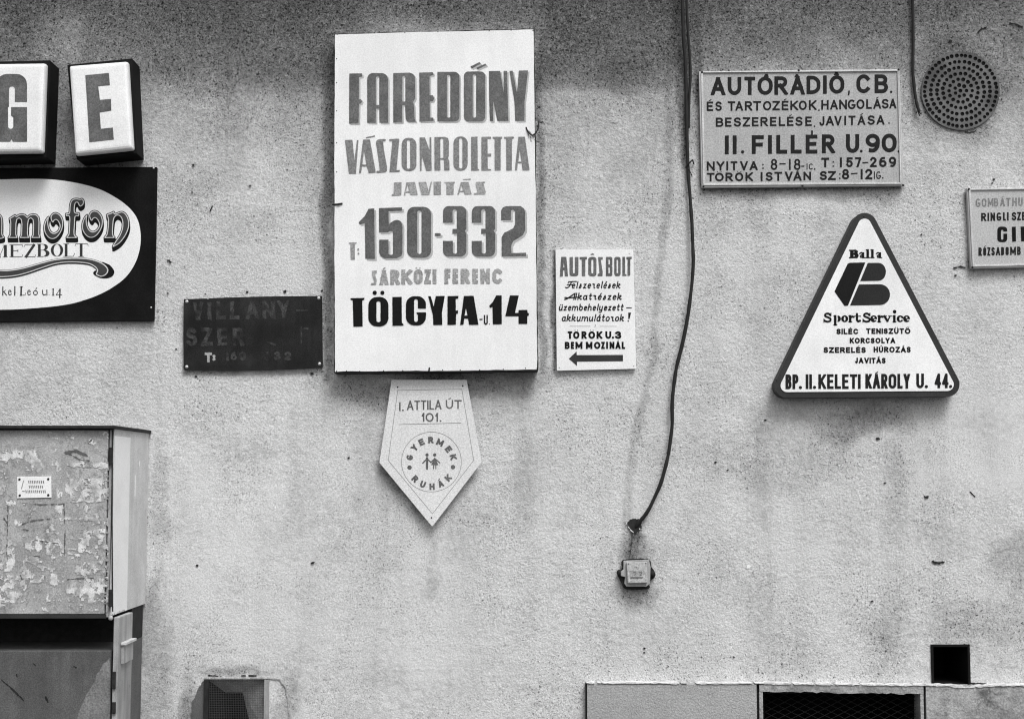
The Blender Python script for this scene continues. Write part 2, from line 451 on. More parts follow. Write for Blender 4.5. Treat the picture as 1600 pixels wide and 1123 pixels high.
# ------------------------------------------------------------------ stroke alphabets (centre lines in a unit box, y up)
def sans(ch, rv):
    S = {
     'A': [[(0, -.03), (.5, 1.03)], [(1, -.03), (.5, 1.03)], [(.16, .3), (.84, .3)]],
     'B': [[(0, 0), (0, 1)], [(0, 1), (.55, 1)] + arc(.55, .765, .38, .235, 90, -90) + [(0, .53)], [(0, .53), (.58, .53)] + arc(.58, .265, .42, .265, 90, -90) + [(0, 0)]],
     'C': [arc(.5, 1 - rv, .5, rv, 38, 180) + arc(.5, rv, .5, rv, 180, 322)],
     'D': [[(0, 0), (0, 1), (.3, 1)] + arc(.3, 1 - rv, .7, rv, 90, 0) + arc(.3, rv, .7, rv, 0, -90) + [(0, 0)]],
     'E': [[(0, 0), (0, 1)], [(0, 1), (1, 1)], [(0, .52), (.88, .52)], [(0, 0), (1, 0)]],
     'F': [[(0, 0), (0, 1)], [(0, 1), (1, 1)], [(0, .5), (.88, .5)]],
     'G': [arc(.5, 1 - rv, .5, rv, 58, 180) + arc(.5, rv, .5, rv, 180, 345) + [(1, .42), (.6, .42)]],
     'H': [[(0, 0), (0, 1)], [(1, 0), (1, 1)], [(0, .52), (1, .52)]],
     'I': [[(.5, 0), (.5, 1)]],
     'J': [[(1, 1), (1, .3)] + arc(.5, .3, .5, .3, 0, -165)],
     'K': [[(0, 0), (0, 1)], [(1.02, 1.03), (0, .36)], [(.3, .56), (1.03, -.03)]],
     'L': [[(0, 0), (0, 1)], [(0, 0), (1, 0)]],
     'M': [[(0, 0), (0, 1)], [(1, 0), (1, 1)], [(0, 1), (.5, .2), (1, 1)]],
     'N': [[(0, 0), (0, 1)], [(1, 0), (1, 1)], [(0, 1), (1, 0)]],
     'O': [('o', arc(.5, 1 - rv, .5, rv, 0, 180) + arc(.5, rv, .5, rv, 180, 360))],
     'P': [[(0, 0), (0, 1)], [(0, 1), (.55, 1)] + arc(.55, .735, .45, .265, 90, -90) + [(0, .47)]],
     'R': [[(0, 0), (0, 1)], [(0, 1), (.55, 1)] + arc(.55, .745, .42, .255, 90, -90) + [(0, .49)], [(.42, .5), (1.02, -.03)]],
     'S': [arc(.5, .76, .47, .24, 25, 265, 12) + arc(.5, .26, .5, .26, 85, -160, 12)],
     'T': [[(0, 1), (1, 1)], [(.5, 0), (.5, 1)]],
     'U': [[(0, 1), (0, rv)] + arc(.5, rv, .5, rv, 180, 360) + [(1, 1)]],
     'V': [[(0, 1.03), (.5, -.03)], [(1, 1.03), (.5, -.03)]],
     'Y': [[(-.02, 1.03), (.5, .45)], [(1.02, 1.03), (.5, .45)], [(.5, .5), (.5, 0)]],
     'Z': [[(0, 1), (1, 1)], [(1, 1), (0, 0)], [(0, 0), (1, 0)]],
     '1': [[(1, 0), (1, 1)], [(1, 1), (0, .72)]],
     '2': [arc(.5, .72, .48, .28, 165, -25, 12) + [(0, 0), (1, 0)]],
     '3': [arc(.47, .765, .44, .235, 160, -80, 12), arc(.5, .27, .5, .27, 85, -160, 12)],
     '4': [[(.76, 0), (.76, 1), (0, .27), (1, .27)]],
     '5': [[(.95, 1), (.12, 1), (.06, .56)] + arc(.48, .32, .5, .32, 130, -160, 12)],
     '6': [('o', arc(.5, .3, .5, .3, 0, 360, 20)), arc(.55, .5, .55, .5, 75, 190, 8)],
     '7': [[(0, 1), (1, 1), (.35, -.03)]],
     '8': [('o', arc(.5, .76, .42, .24, 0, 360, 16)), ('o', arc(.5, .265, .5, .265, 0, 360, 16))],
     '9': [('o', arc(.5, .69, .5, .31, 0, 360, 20)), arc(.45, .5, .55, .5, -105, 10, 8)],
     '-': [[(0, .45), (1, .45)]],
    }
    return S[ch]
ACC = {'Á': ('A', 'a'), 'É': ('E', 'a'), 'Í': ('I', 'a'), 'Ó': ('O', 'a'), 'Ú': ('U', 'a'), 'Ö': ('O', 'd'), 'Ü': ('U', 'd'), 'Ő': ('O', 'aa'), 'Ű': ('U', 'aa')}
WID = {'I': .22, '1': .4, 'L': .72, 'E': .76, 'F': .74, 'T': .86, 'J': .6, 'M': 1.2, 'S': .8, '.': .28, ',': .28, ':': .3, ' ': .5, '-': .6, 'A': 1.02, 'O': 1.08, 'G': 1.02, 'C': .95, 'V': 1.0, 'D': .95}
def glyph(ink, ch, x0, x1, yt, yb, w, slant=0.0, wacc=None, acc_dy=0.0, rot=None, wobble=0.0):
    """one capital in the box x0..x1, yt..yb (y down)"""
    w = w * (1.17 if w < 4 else 1.1)
    base, acc = ACC.get(ch, (ch, None)); Wd = x1 - x0; H = yb - yt
    if rot: cx, cy, ang = rot
    def mp(p):
        x, y = p
        x = x + (yb - y) * slant
        if rot:
            dx, dy = x - (x0 + x1) / 2, y - (yt + yb) / 2; c, s_ = math.cos(ang), math.sin(ang)
            return (cx + dx * c - dy * s_, cy + dx * s_ + dy * c)
        return (x, y)
    sh = []
    if base in '.:,':
        pass
    else:
        rv = min(.5, .5 * max(Wd - w, .1) / max(H - w, .1) * 1.15)
        for g in sans(base, rv):
            closed = False
            if isinstance(g, tuple): closed = True; g = g[1][:-1]
            P = [mp((x0 + w / 2 + u * (Wd - w), yb - w / 2 - v * (H - w))) for u, v in g]
            ww = w
            sh.append(('s', P, ww, False, closed))
        e = 0.25 * w if base in 'AVYNMK' else 0.0
        sh.append(('c', [mp(p) for p in ((x0 - e - .01 - 1.0, yt), (x1 + e + 1.0, yt), (x1 + e + 1.0, yb), (x0 - e - 1.0, yb))]))
    dots = []
    if ch == '.': dots = [(x0 + Wd / 2, yb - w * .6)]
    if ch == ',': sh.append(('s', [mp((x0 + Wd / 2, yb - w * .6)), mp((x0 + Wd / 2 - w * .2, yb + w * .8))], w, False))
    if ch == ':': dots = [(x0 + Wd / 2, yb - w * .6), (x0 + Wd / 2, yb - H * .55)]
    for q in dots: sh.append(('+', [mp(p) for p in circ(q[0], q[1], w * .6, 10)], 0))
    if acc:
        xm = (x0 + x1) / 2; wa = wacc or w * .75; gy = yt - wa * .9 - H * .03 - acc_dy
        if acc == 'a': sh.append(('s', [mp((xm - wa * .5, gy + wa * .35)), mp((xm + wa * .9, gy - wa * .55))], wa * .8, False))
        if acc == 'aa':
            for o in (-wa * 1.0, wa * .9): sh.append(('s', [mp((xm + o - wa * .3, gy + wa * .3)), mp((xm + o + wa * .6, gy - wa * .5))], wa * .8, False))
        if acc == 'd':
            for o in (-1, 1): sh.append(('+', [mp(p) for p in circ(xm + o * max(wa * 1.15, Wd * .2), gy, wa * .62, 10)], 0))
    if sh: ink.letter(sh)
def word(ink, txt, x0, x1, yt0, yb0, w, yt1=None, yb1=None, gap=.2, **k):
    """a word fitted between x0 and x1; top and base lines may slope"""
    yt1 = yt0 if yt1 is None else yt1; yb1 = yb0 if yb1 is None else yb1
    H = yb0 - yt0; ws = [WID.get(ACC.get(c, (c,))[0], .88) for c in txt]
    g = gap; tot = sum(ws) + g * (len(txt) - 1); s = (x1 - x0) / tot; x = x0
    for c, q in zip(txt, ws):
        a, b = x, x + q * s
        if ACC.get(c, (c,))[0] == 'I': m_ = (a + b) / 2; a, b = m_ - w / 2, m_ + w / 2
        t = ((a + b) / 2 - x0) / max(x1 - x0, 1e-6)
        if c != ' ': glyph(ink, c, a, b, yt0 + (yt1 - yt0) * t, yb0 + (yb1 - yb0) * t, w, **k)
        x += (q + g) * s
def row(ink, T, items, yt, yb, w, yt1=None, yb1=None, **k):
    """letters at measured boxes: items = (char, x0, x1); T converts the measuring coordinates"""
    xs = [i[1] for i in items] + [i[2] for i in items]; xa, xb = min(xs), max(xs)
    for c, a, b in items:
        t = ((a + b) / 2 - xa) / max(xb - xa, 1)
        y0 = yt + ((yt1 if yt1 is not None else yt) - yt) * t; y1 = yb + ((yb1 if yb1 is not None else yb) - yb) * t
        (A, B) = T([(a, y0), (b, y1)])
        if ACC.get(c, (c,))[0] == 'I': m_ = (A[0] + B[0]) / 2; A = (m_ - w / 2, A[1]); B = (m_ + w / 2, B[1])
        glyph(ink, c, A[0], B[0], A[1], B[1], w, **k)

def lc(ch):      # small letters: x height = 1
    el = lambda cx, cy, rx, ry: ('o', arc(cx, cy, rx, ry, 0, 360, 16))
    S = {
     'a': [el(.42, .5, .42, .5), [(.86, 1), (.86, .2), (1.0, 0)]],
     'á': [el(.42, .5, .42, .5), [(.86, 1), (.86, .2), (1.0, 0)], [(.5, 1.3), (.72, 1.55)]],
     'A2': [[(.12, .8), (.3, .98), (.6, .98), (.82, .8), (.82, .15), (1, 0)], el(.42, .28, .38, .28)],
     'b': [[(0, 1.55), (0, .3)], el(.48, .5, .45, .5)],
     'c': [arc(.5, .5, .5, .5, 45, 320, 12)],
     'e': [[(.08, .5), (.92, .58)] + arc(.5, .5, .46, .5, 10, 315, 12)],
     'é': [[(.08, .5), (.92, .58)] + arc(.5, .5, .46, .5, 10, 315, 12), [(.5, 1.3), (.75, 1.55)]],
     'h': [[(0, 1.6), (0, 0)], [(0, .6)] + arc(.45, .6, .42, .4, 170, 0, 8) + [(.87, .1), (1, 0)]],
     'i': [[(.5, 1), (.5, 0)], [(.5, 1.45), (.5, 1.47)]],
     'k': [[(0, 1.6), (0, 0)], [(0, .42), (.45, .55), (.85, .85), (.7, 1), (.4, .95)], [(.35, .52), (.8, .02), (1, .08)]],
     'l': [[(.5, 1.6), (.5, .15), (.75, 0)]],
     'm': [[(0, 1), (0, 0)], [(0, .6)] + arc(.25, .65, .22, .33, 160, 0, 6) + [(.47, 0)], [(.47, .6)] + arc(.72, .65, .22, .33, 160, 0, 6) + [(.94, .1), (1, 0)]],
     'o': [el(.5, .5, .48, .5)],
     'ó': [el(.5, .5, .48, .5), [(.45, 1.3), (.65, 1.5)]],
     'p': [[(0, 1), (0, -.5)], el(.5, .5, .45, .5)],
     'r': [[(0, 1), (0, 0)], [(0, .55), (.3, .92), (.65, 1), (.85, .88)]],
     'R': [[(0, .95), (.12, 1.05), (.3, .85), (.6, .95), (.62, .3), (.75, .03), (1, .1)]],
     's': [arc(.5, .76, .4, .24, 20, 265, 10) + arc(.5, .26, .45, .26, 85, -160, 10)],
     'S2': [[(.1, .1), (.5, 1.02), (.78, .5), (.7, .08), (.3, .0)]],
     't': [[(.45, 1.5), (.42, .2), (.7, 0), (.95, .12)], [(.05, 1), (.95, 1.02)]],
     'u': [[(0, 1), (0, .3), (.2, 0), (.5, 0), (.85, .35)], [(.85, 1), (.85, .15), (1, 0)]],
     'ü': [[(0, 1), (0, .3), (.2, 0), (.5, 0), (.85, .35)], [(.85, 1), (.85, .15), (1, 0)], [(.2, 1.42), (.2, 1.45)], [(.75, 1.42), (.75, 1.45)]],
     'v': [[(0, 1), (.5, 0), (1, 1)]],
     'y': [[(0, 1), (0, .3), (.2, 0), (.5, 0), (.85, .35)], [(.85, 1), (.85, -.3), (.5, -.6), (.1, -.5)]],
     'z': [[(.1, .92), (.85, 1), (.1, .02), (.9, .05)]],
     'F': [[(.15, 1.3), (.2, 1.55), (1.3, 1.62)], [(.62, 1.55), (.4, .3), (.1, 0), (-.1, .15)], [(.1, .8), (.85, .85)]],
     'Á': [], }
    S['A'] = [[(-.1, .0), (.1, .1), (.95, 1.6), (.95, .0)], [(-.1, .5), (.3, .38), (1.25, .6)]]
    return S[ch]
LW = {'m': 1.3, 'l': .3, 'i': .3, 't': .62, 'r': .6, 'R': .7, 'F': 1.0, 'A': 1.15, 'S2': .68, 's': .62, 'e': .72, 'é': .72, 'k': .8, 'z': .72, 'c': .7}
def small(ink, chars, x0, x1, yb, xh, w, slant=0.0, gap=.26, yb1=None, rcap=True, serif=0.0, only_small_accents=True):
    yb1 = yb if yb1 is None else yb1; w = w * 1.16
    ws = [LW.get(c, .8) if c != ' ' else .5 for c in chars]; tot = sum(ws) + gap * (len(chars) - 1); s = (x1 - x0) / tot; x = x0
    for c, q in zip(chars, ws):
        if c != ' ':
            t = (x - x0) / (x1 - x0); y0 = yb + (yb1 - yb) * t; sh = []
            hh = xh - w; wd = q * s - w * .6
            for g in lc(c):
                closed = isinstance(g, tuple)
                if closed: g = g[1][:-1]
                P = [(x + w * .3 + u * wd + (v * hh) * slant, y0 - w / 2 - v * hh) for u, v in g]
                sh.append(('s', P, w, rcap, closed))
                if serif and not closed and abs(P[0][0] - P[-1][0]) < w * 1.2 and abs(P[0][1] - P[-1][1]) > xh * .5:
                    for k_, (qx, qy) in enumerate((P[0], P[-1])):
                        yy = qy + (-w * .18 if k_ == 0 else w * .18)
                        sh.append(('s', [(qx - serif * (1.0 if k_ else 1.2), yy), (qx + serif * (1.0 if k_ else .2), yy)], w * .5, False))
            ink.letter(sh)
        x += (q + gap) * s

# ------------------------------------------------------------------ the wall
wall = thing('plastered_wall', 'rough grey plastered house wall with stains and painted-in shade, hung with signs above a low plinth', 'wall', (0, 0, 0))
HOLES = {}   # openings as (x0, z0, x1, z1) in metres
def rect_px(x0, y0, x1, y1):
    a = W(x0, y0, 0); b = W(x1, y1, 0); return (a.x, b.z, b.x, a.z)
HOLES['square'] = rect_px(1455.6, 1007.8, 1514.7, 1068.6)
HOLES['niche'] = rect_px(321, 1058.5, 418.5, 1150)
HOLES['cellar'] = rect_px(1192, 1080.5, 1438, 1175)
cx_, cz_ = W(1501, 142, 0).x, W(1501, 142, 0).z
HOLES['vent'] = (cx_ - .095, cz_ - .095, cx_ + .095, cz_ + .095)
ch_ = W(989, 822, 0); HOLES['cablehole'] = (ch_.x - .014, ch_.z - .014, ch_.x + .014, ch_.z + .014)
def lines(lo, hi, step, extra, far_lo, far_hi):
    L = list(np.arange(lo, hi, step)) + [hi]
    q = lo; s = step
    while q > far_lo: s *= 1.5; q -= s; L.append(max(q, far_lo))
    q = hi; s = step
    while q < far_hi: s *= 1.5; q += s; L.append(min(q, far_hi))
    L = sorted(set(round(v, 5) for v in L)); L = [v for v in L if all(abs(v - e) > step * .45 for e in extra)] + list(extra)
    return np.array(sorted(L))
ex = [v for h in HOLES.values() for v in (h[0], h[2])]; ez = [v for h in HOLES.values() for v in (h[1], h[3])]
XS = lines(-2.3, 2.35, 0.0105, ex, -9, 9); ZS = lines(0.5, 3.65, 0.0105, ez, 0.0, 7.0)
GX, GZ = np.meshgrid(XS, ZS); PX, PY = to_px(GX, GZ)
und = 0.0016 * vnoise(GX, GZ, .31, 3) + 0.0011 * vnoise(GX, GZ, .11, 4) + 0.0007 * vnoise(GX, GZ, .035, 5)
GY = -np.clip(und, -.003, .003)
# stains plus painted-in sign and cabinet shade on the plaster: a value per vertex (0 clean .. 1 black)
def sm(a, b, v): t = np.clip((v - a) / (b - a), 0, 1); return t * t * (3 - 2 * t)
wx = PX + 14 * vnoise(GX, GZ, .16, 11) + 7 * vnoise(GX, GZ, .05, 12)
wy = PY + 16 * vnoise(GX, GZ, .22, 13) + 8 * vnoise(GX, GZ, .06, 14)
stain_shade = np.zeros_like(PX)
def band(x0, x1, ytop, ysoft, amt, fx=40):
    global stain_shade
    m_ = sm(x0 - fx, x0 + fx, wx) * (1 - sm(x1 - fx, x1 + fx, wx)) * (1 - sm(ytop - ysoft, ytop + ysoft, wy)) * amt
    stain_shade = 1 - (1 - stain_shade) * (1 - m_)
def blob(cx, cy, rx, ry, amt, soft=.6):
    global stain_shade
    r = np.hypot((wx - cx) / rx, (wy - cy) / ry); m_ = (1 - sm(1 - soft, 1 + soft * .4, r)) * amt
    stain_shade = 1 - (1 - stain_shade) * (1 - m_)
def streak(P, w0, w1, amt):
    global stain_shade
    P = [np.array(p, float) for p in P]; L = len(P) - 1; best = np.full(PX.shape, 1e9)
    for i in range(L):
        a, b = P[i], P[i + 1]; e = b - a; l2 = e @ e
        t = np.clip(((PX - a[0]) * e[0] + (PY - a[1]) * e[1]) / l2, 0, 1)
        wd = w0 + (w1 - w0) * (i + t) / L
        best = np.minimum(best, np.hypot(wx * .35 + PX * .65 - a[0] - e[0] * t, PY - a[1] - e[1] * t) / wd)
    m_ = (1 - sm(.3, 1.15, best)) * amt; stain_shade = 1 - (1 - stain_shade) * (1 - m_)
band(-900, 2600, 34, 45, .42, 90)  # bands that darken the wall towards the top
band(-900, 560, 112, 60, .38, 60)
band(230, 560, 128, 24, .26, 40)
band(520, 850, 45, 30, .30)
band(838, 1064, 128, 30, .42, 14); band(850, 1050, 148, 9, .16, 20)
band(1060, 1430, 108, 40, .36, 20)
band(1420, 2600, 120, 90, .30)
band(-900, 112, 262, 30, .20, 20)
band(-900, 2600, 260, 160, .16, 90)
blob(95, 60, 45, 50, -.35); blob(480, 90, 40, 60, .12); blob(960, 128, 70, 34, .25); blob(905, 60, 60, 30, .15)
blob(1330, 70, 60, 30, -.15)
streak([(1040, 60), (1046, 150), (1046, 260), (1036, 400), (1018, 560), (990, 700), (976, 800), (972, 900)], 7, 10, .14)
streak([(1088, 0), (1092, 90), (1086, 160)], 12, 8, .35)
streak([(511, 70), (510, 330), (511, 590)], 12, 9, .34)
streak([(1052, 0), (1060, 120), (1068, 260)], 10, 5, .4)
streak([(866, 392), (867, 578)], 5, 5, .42); streak([(843, 60), (845, 330), (847, 578)], 7, 7, .26); streak([(1510, 300), (1516, 416)], 5, 5, .3)  # contact shadow painted along the sign and board edges
streak([(1091, 115), (1094, 290)], 6, 5, .3); streak([(1097, 296), (1412, 293)], 6, 5, .3); streak([(289, 584), (500, 582)], 7, 5, .16)  # contact shadow painted round the radio sign and under the dark sign
streak([(989, 832), (986, 868)], 9, 14, .30); streak([(700, 640), (745, 700)], 10, 6, .1); streak([(592, 726), (660, 806)], 11, 8, .22)  # last streak paints the pennant's shadow along its lower left edge
streak([(1186, 640), (1190, 760)], 14, 20, .05); streak([(455, 600), (462, 860)], 10, 20, .05); streak([(820, 600), (815, 820)], 12, 18, .05)
blob(680, 604, 210, 26, .22); blob(690, 612, 60, 60, .16)  # shade below the tall board, painted into the wall
streak([(675, 822), (676, 870), (674, 930)], 7, 12, .06)
streak([(606, 730), (604, 900), (600, 1050)], 20, 40, .07)
blob(1501, 142, 84, 86, .30); blob(1501, 75, 50, 26, .15)
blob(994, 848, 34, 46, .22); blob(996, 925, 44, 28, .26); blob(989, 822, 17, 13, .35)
blob(1340, 660, 96, 30, .24); blob(1230, 720, 150, 60, .06); blob(1595, 870, 46, 50, .16)  # first blob paints the triangle sign's cast shadow
blob(1560, 960, 110, 60, .08); streak([(1395, 700), (1400, 800), (1390, 1000)], 16, 26, .07)
blob(1480, 850, 60, 40, .05); blob(1360, 1030, 40, 60, .05)
blob(300, 1110, 26, 50, .28); blob(440, 1110, 22, 60, .14); blob(372, 1050, 56, 8, .22)  # first blob paints shade in the recess left of the niche
blob(244, 800, 16, 170, .10); blob(240, 1020, 30, 120, .16)  # cabinet and post shadow painted on the wall
blob(1250, 305, 190, 18, .14); blob(1560, 430, 70, 22, .10)  # shade painted under the two framed signs
blob(600, 160, 900, 60, .05); blob(395, 700, 90, 30, .05)
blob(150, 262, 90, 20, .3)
stain_shade += .05 * vnoise(GX, GZ, .13, 21) + .03 * vnoise(GX, GZ, .5, 22)
rgh = 1 - .75 * sm(1405, 1440, wx) * (1 - sm(760, 790, wy)) * sm(610, 650, wy)       # a smooth repaired patch low on the right
rgh *= 1 - .35 * (1 - sm(0, 60, np.abs(wx - 470) - 240)) * sm(620, 800, wy)
V = np.stack([GX, GY, GZ], -1).reshape(-1, 3); nx, nz = len(XS), len(ZS)
F = []
cxm = (XS[:-1] + XS[1:]) / 2; czm = (ZS[:-1] + ZS[1:]) / 2
keep = np.ones((nz - 1, nx - 1), bool)
for h in HOLES.values():
    keep[np.ix_((czm > h[1]) & (czm < h[3]), (cxm > h[0]) & (cxm < h[2]))] = False
jj, ii = np.nonzero(keep); a = jj * nx + ii
F = np.stack([a, a + 1, a + nx + 1, a + nx], 1)
me = bpy.data.meshes.new('plaster'); me.from_pydata(V.tolist(), [], F.tolist()); me.update()
at = me.attributes.new('stain_shade', 'FLOAT', 'POINT'); at.data.foreach_set('value', np.clip(stain_shade, -.2, .95).ravel().astype(np.float32))
at = me.attributes.new('rgh', 'FLOAT', 'POINT'); at.data.foreach_set('value', rgh.ravel().astype(np.float32))
me.polygons.foreach_set('use_smooth', [True] * len(me.polygons))
plaster = bpy.data.objects.new('plaster', me); COL.objects.link(plaster); plaster.parent = wall

def plaster_mat():
    m = bpy.data.materials.new('rough_plaster'); m.use_nodes = True; nt = m.node_tree; N = nt.nodes; L = nt.links; N.clear()
    out = N.new('ShaderNodeOutputMaterial'); b = N.new('ShaderNodeBsdfPrincipled'); L.new(b.outputs[0], out.inputs[0])
    b.inputs['Roughness'].default_value = .92; b.inputs['Specular IOR Level'].default_value = .2
    geo = N.new('ShaderNodeNewGeometry')
    A = N.new('ShaderNodeAttribute'); A.attribute_name = 'stain_shade'; A2 = N.new('ShaderNodeAttribute'); A2.attribute_name = 'rgh'
    def noise(sc, det=3, r=.55, dist=0):
        n = N.new('ShaderNodeTexNoise'); n.inputs['Scale'].default_value = sc; n.inputs['Detail'].default_value = det
        n.inputs['Roughness'].default_value = r; n.inputs['Distortion'].default_value = dist
        L.new(geo.outputs['Position'], n.inputs['Vector']); return n.outputs[0]
    def mt(op, *a, clamp=False):
        n = N.new('ShaderNodeMath'); n.operation = op; n.use_clamp = clamp
        for i, q in enumerate(a):
            if isinstance(q, (int, float)): n.inputs[i].default_value = q
            else: L.new(q, n.inputs[i])
        return n.outputs[0]
    def rg(v, a, c, lo, hi):
        n = N.new('ShaderNodeMapRange'); n.interpolation_type = 'SMOOTHSTEP'; L.new(v, n.inputs[0])
        for i, q in zip((1, 2, 3, 4), (a, c, lo, hi)):
            if isinstance(q, (int, float)): n.inputs[i].default_value = q
            else: L.new(q, n.inputs[i])
        return n.outputs[0]
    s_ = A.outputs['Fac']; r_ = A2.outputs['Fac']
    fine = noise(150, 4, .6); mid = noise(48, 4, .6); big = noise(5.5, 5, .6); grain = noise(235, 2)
    # blotchy stains and painted shade: break both up at several sizes
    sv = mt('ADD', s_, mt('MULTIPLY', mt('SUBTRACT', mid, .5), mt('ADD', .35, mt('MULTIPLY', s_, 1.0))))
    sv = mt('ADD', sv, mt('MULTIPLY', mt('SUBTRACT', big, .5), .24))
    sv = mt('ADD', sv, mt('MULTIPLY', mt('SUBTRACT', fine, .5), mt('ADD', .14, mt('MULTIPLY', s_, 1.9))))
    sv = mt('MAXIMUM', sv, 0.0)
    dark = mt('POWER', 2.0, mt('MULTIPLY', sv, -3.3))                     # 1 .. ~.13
    # black pits and grit in the roughcast
    pit = rg(noise(118, 3, .65, .5), mt('SUBTRACT', .57, mt('MULTIPLY', s_, .10)), mt('SUBTRACT', .68, mt('MULTIPLY', s_, .06)), 0.0, .90)
    pit2 = rg(noise(190, 2, .6), .555, .66, 1.0, .52)
    pit = mt('MULTIPLY', pit, mt('ADD', .25, mt('MULTIPLY', r_, .75)))
    dens = mt('ADD', rg(noise(3.2, 4, .65), .40, .62, .18, 1.0), mt('MULTIPLY', s_, 1.6), clamp=True)     # grit gathers in patches
    v = mt('MULTIPLY', mt('MULTIPLY', .605, dark), mt('SUBTRACT', 1.0, mt('MULTIPLY', mt('SUBTRACT', 1.0, pit2), dens)))
    v = mt('MULTIPLY', v, mt('SUBTRACT', 1.0, mt('MULTIPLY', pit, dens)))
    drip = N.new('ShaderNodeMapping'); drip.inputs['Scale'].default_value = (9, 9, .55); L.new(geo.outputs['Position'], drip.inputs[0])
    dn = N.new('ShaderNodeTexNoise'); dn.inputs['Scale'].default_value = 1; dn.inputs['Detail'].default_value = 5; L.new(drip.outputs[0], dn.inputs['Vector'])
    v = mt('MULTIPLY', v, rg(dn.outputs[0], .36, .60, .945, 1.02))
    v = mt('MULTIPLY', v, rg(grain, .3, .7, .85, 1.13))
    v = mt('MULTIPLY', v, rg(fine, .3, .7, .86, 1.09))
    c = N.new('ShaderNodeCombineColor'); [L.new(v, c.inputs[i]) for i in range(3)]; L.new(c.outputs[0], b.inputs['Base Color'])
    hgt = mt('ADD', mt('MULTIPLY', noise(95, 5, .62, .4), 1.0), mt('MULTIPLY', noise(32, 3), .9))
    bp = N.new('ShaderNodeBump'); bp.inputs['Distance'].default_value = .006
    L.new(mt('MULTIPLY', r_, .8), bp.inputs['Strength']); L.new(hgt, bp.inputs['Height']); L.new(bp.outputs[0], b.inputs['Normal'])
    return m
me.materials.append(plaster_mat())

def pocket(name, h, depth, m, y0=0.0015):
    x0, z0, x1, z1 = h; b = MB(); y1 = depth
    V = [(x0, y0, z0), (x1, y0, z0), (x1, y0, z1), (x0, y0, z1), (x0, y1, z0), (x1, y1, z0), (x1, y1, z1), (x0, y1, z1)]
    b.add(V, [(0, 4, 5, 1), (1, 5, 6, 2), (2, 6, 7, 3), (3, 7, 4, 0), (4, 7, 6, 5)])
    return b.build(name, m, wall)
pocket('square_opening', HOLES['square'], .32, M['void'])
pocket('cellar_opening', HOLES['cellar'], .45, M['void'], -.034)
pocket('vent_duct', HOLES['vent'], .30, M['void'])
pocket('cable_duct', HOLES['cablehole'], .10, M['void'])
# iron rim round the square opening
hx = HOLES['square']; b = MB()
for q in (((hx[0] - .004, hx[1] - .004), (hx[0] + .005, hx[3] + .004)), ((hx[2] - .005, hx[1] - .004), (hx[2] + .004, hx[3] + .004)),
          ((hx[0] + .0052, hx[3] - .005), (hx[2] - .0052, hx[3] + .0041))):
    b.box((q[0][0], -.005, q[0][1]), (q[1][0], .03, q[1][1]))
b.build('opening_rim', M['ink'], wall)

# niche with splayed reveals, its wire screen and thin frame
n0 = HOLES['niche']; b = MB()
ip = [W(352, 1083, 0), W(384, 1080, 0)]
ix0, ix1 = W(352, 1100, -.055).x, W(379, 1100, -.055).x; iz1 = W(370, 1081, -.055).z; iz0 = n0[1] + .02
V = [(n0[0], .001, n0[1]), (n0[2], .001, n0[1]), (n0[2], .001, n0[3]), (n0[0], .001, n0[3]),
     (ix0, .055, iz0), (ix1 + .035, .055, iz0), (ix1, .055, iz1), (ix0, .055, iz1)]
b.add(V, [(1, 5, 6, 2), (2, 6, 7, 3)]); b.build('niche_reveal', M['niche'], wall)  # right and top reveals coloured pale to look lit
MB().add(V, [(0, 4, 5, 1), (3, 7, 4, 0)]).build('niche_reveal', M['void'], wall)  # left and bottom reveals blackened: shade put into the colour
pocket('niche_duct', (ix0 - .0, iz0, ix1 + .035, iz1), .5, M['void'], .0555)
wg = Ink(285, 1050, 330, 1130, .4); wg.poly([(320.5, 1060), (312, 1072), (306, 1084), (301, 1096), (299, 1128), (320.5, 1128)]).rough(1.6, 5, 4)
ink_obj('painted_recess_shade', wg, .0042, M['cabinet_low'], wall, thick=.003)  # flat dark patch painting the shade of a recess beside the niche
wg = Ink(415, 1050, 460, 1130, .4); wg.stroke([(421, 1059), (436, 1060.5), (446, 1072), (450, 1092), (453, 1128)], 1.9).rough(.5, 4, 14)
ink_obj('plaster_crack', wg, .0042, M['cement'], wall, thick=.003, amin=.3)
wg = Ink(315, 1048, 420, 1062, .4); wg.stroke([(326, 1054.5), (345, 1056)], 1.5); wg.stroke([(374, 1055), (400, 1055)], 1.1); wg.rough(.8, 4, 15)
ink_obj('plaster_crack', wg, .0042, M['rust'], wall, thick=.003, amin=.3)
scr = thing('ventilation_screen', 'small square wire mesh screen in a thin frame over the low niche', 'vent screen', W(370, 1123, 0.01), None)
b = MB(); fw = .012
b.box((n0[0] - .004, -.010, n0[3] - .004), (n0[2] + .004, .002, n0[3] + .003)); b.build('frame_rail', M['cement'], scr, .001)
for st_, (xa, xb) in enumerate(((n0[0] - .003, n0[0] + fw + .003), (n0[2] - fw - .003, n0[2] + .003))):
    MB().box((xa, -.012, n0[1]), (xb, .002, n0[3] - .0062)).build('frame_stile', M['post'] if st_ else M['rust'], scr, .001)
b = MB(); x = n0[0] + fw
k = 0
while x < n0[2] - fw:
    b.box((x - .0005, -.0045, n0[1]), (x + .0005, -.0035, n0[3] - .006)); x += .0066
z = n0[3] - .012
while z > n0[1]:
    b.box((n0[0] + fw, -.0034, z - .0005), (n0[2] - fw, -.0024, z + .0005)); z -= .0066
o = b.build('wire_mesh', M['mesh'], scr); o['kind'] = 'stuff'

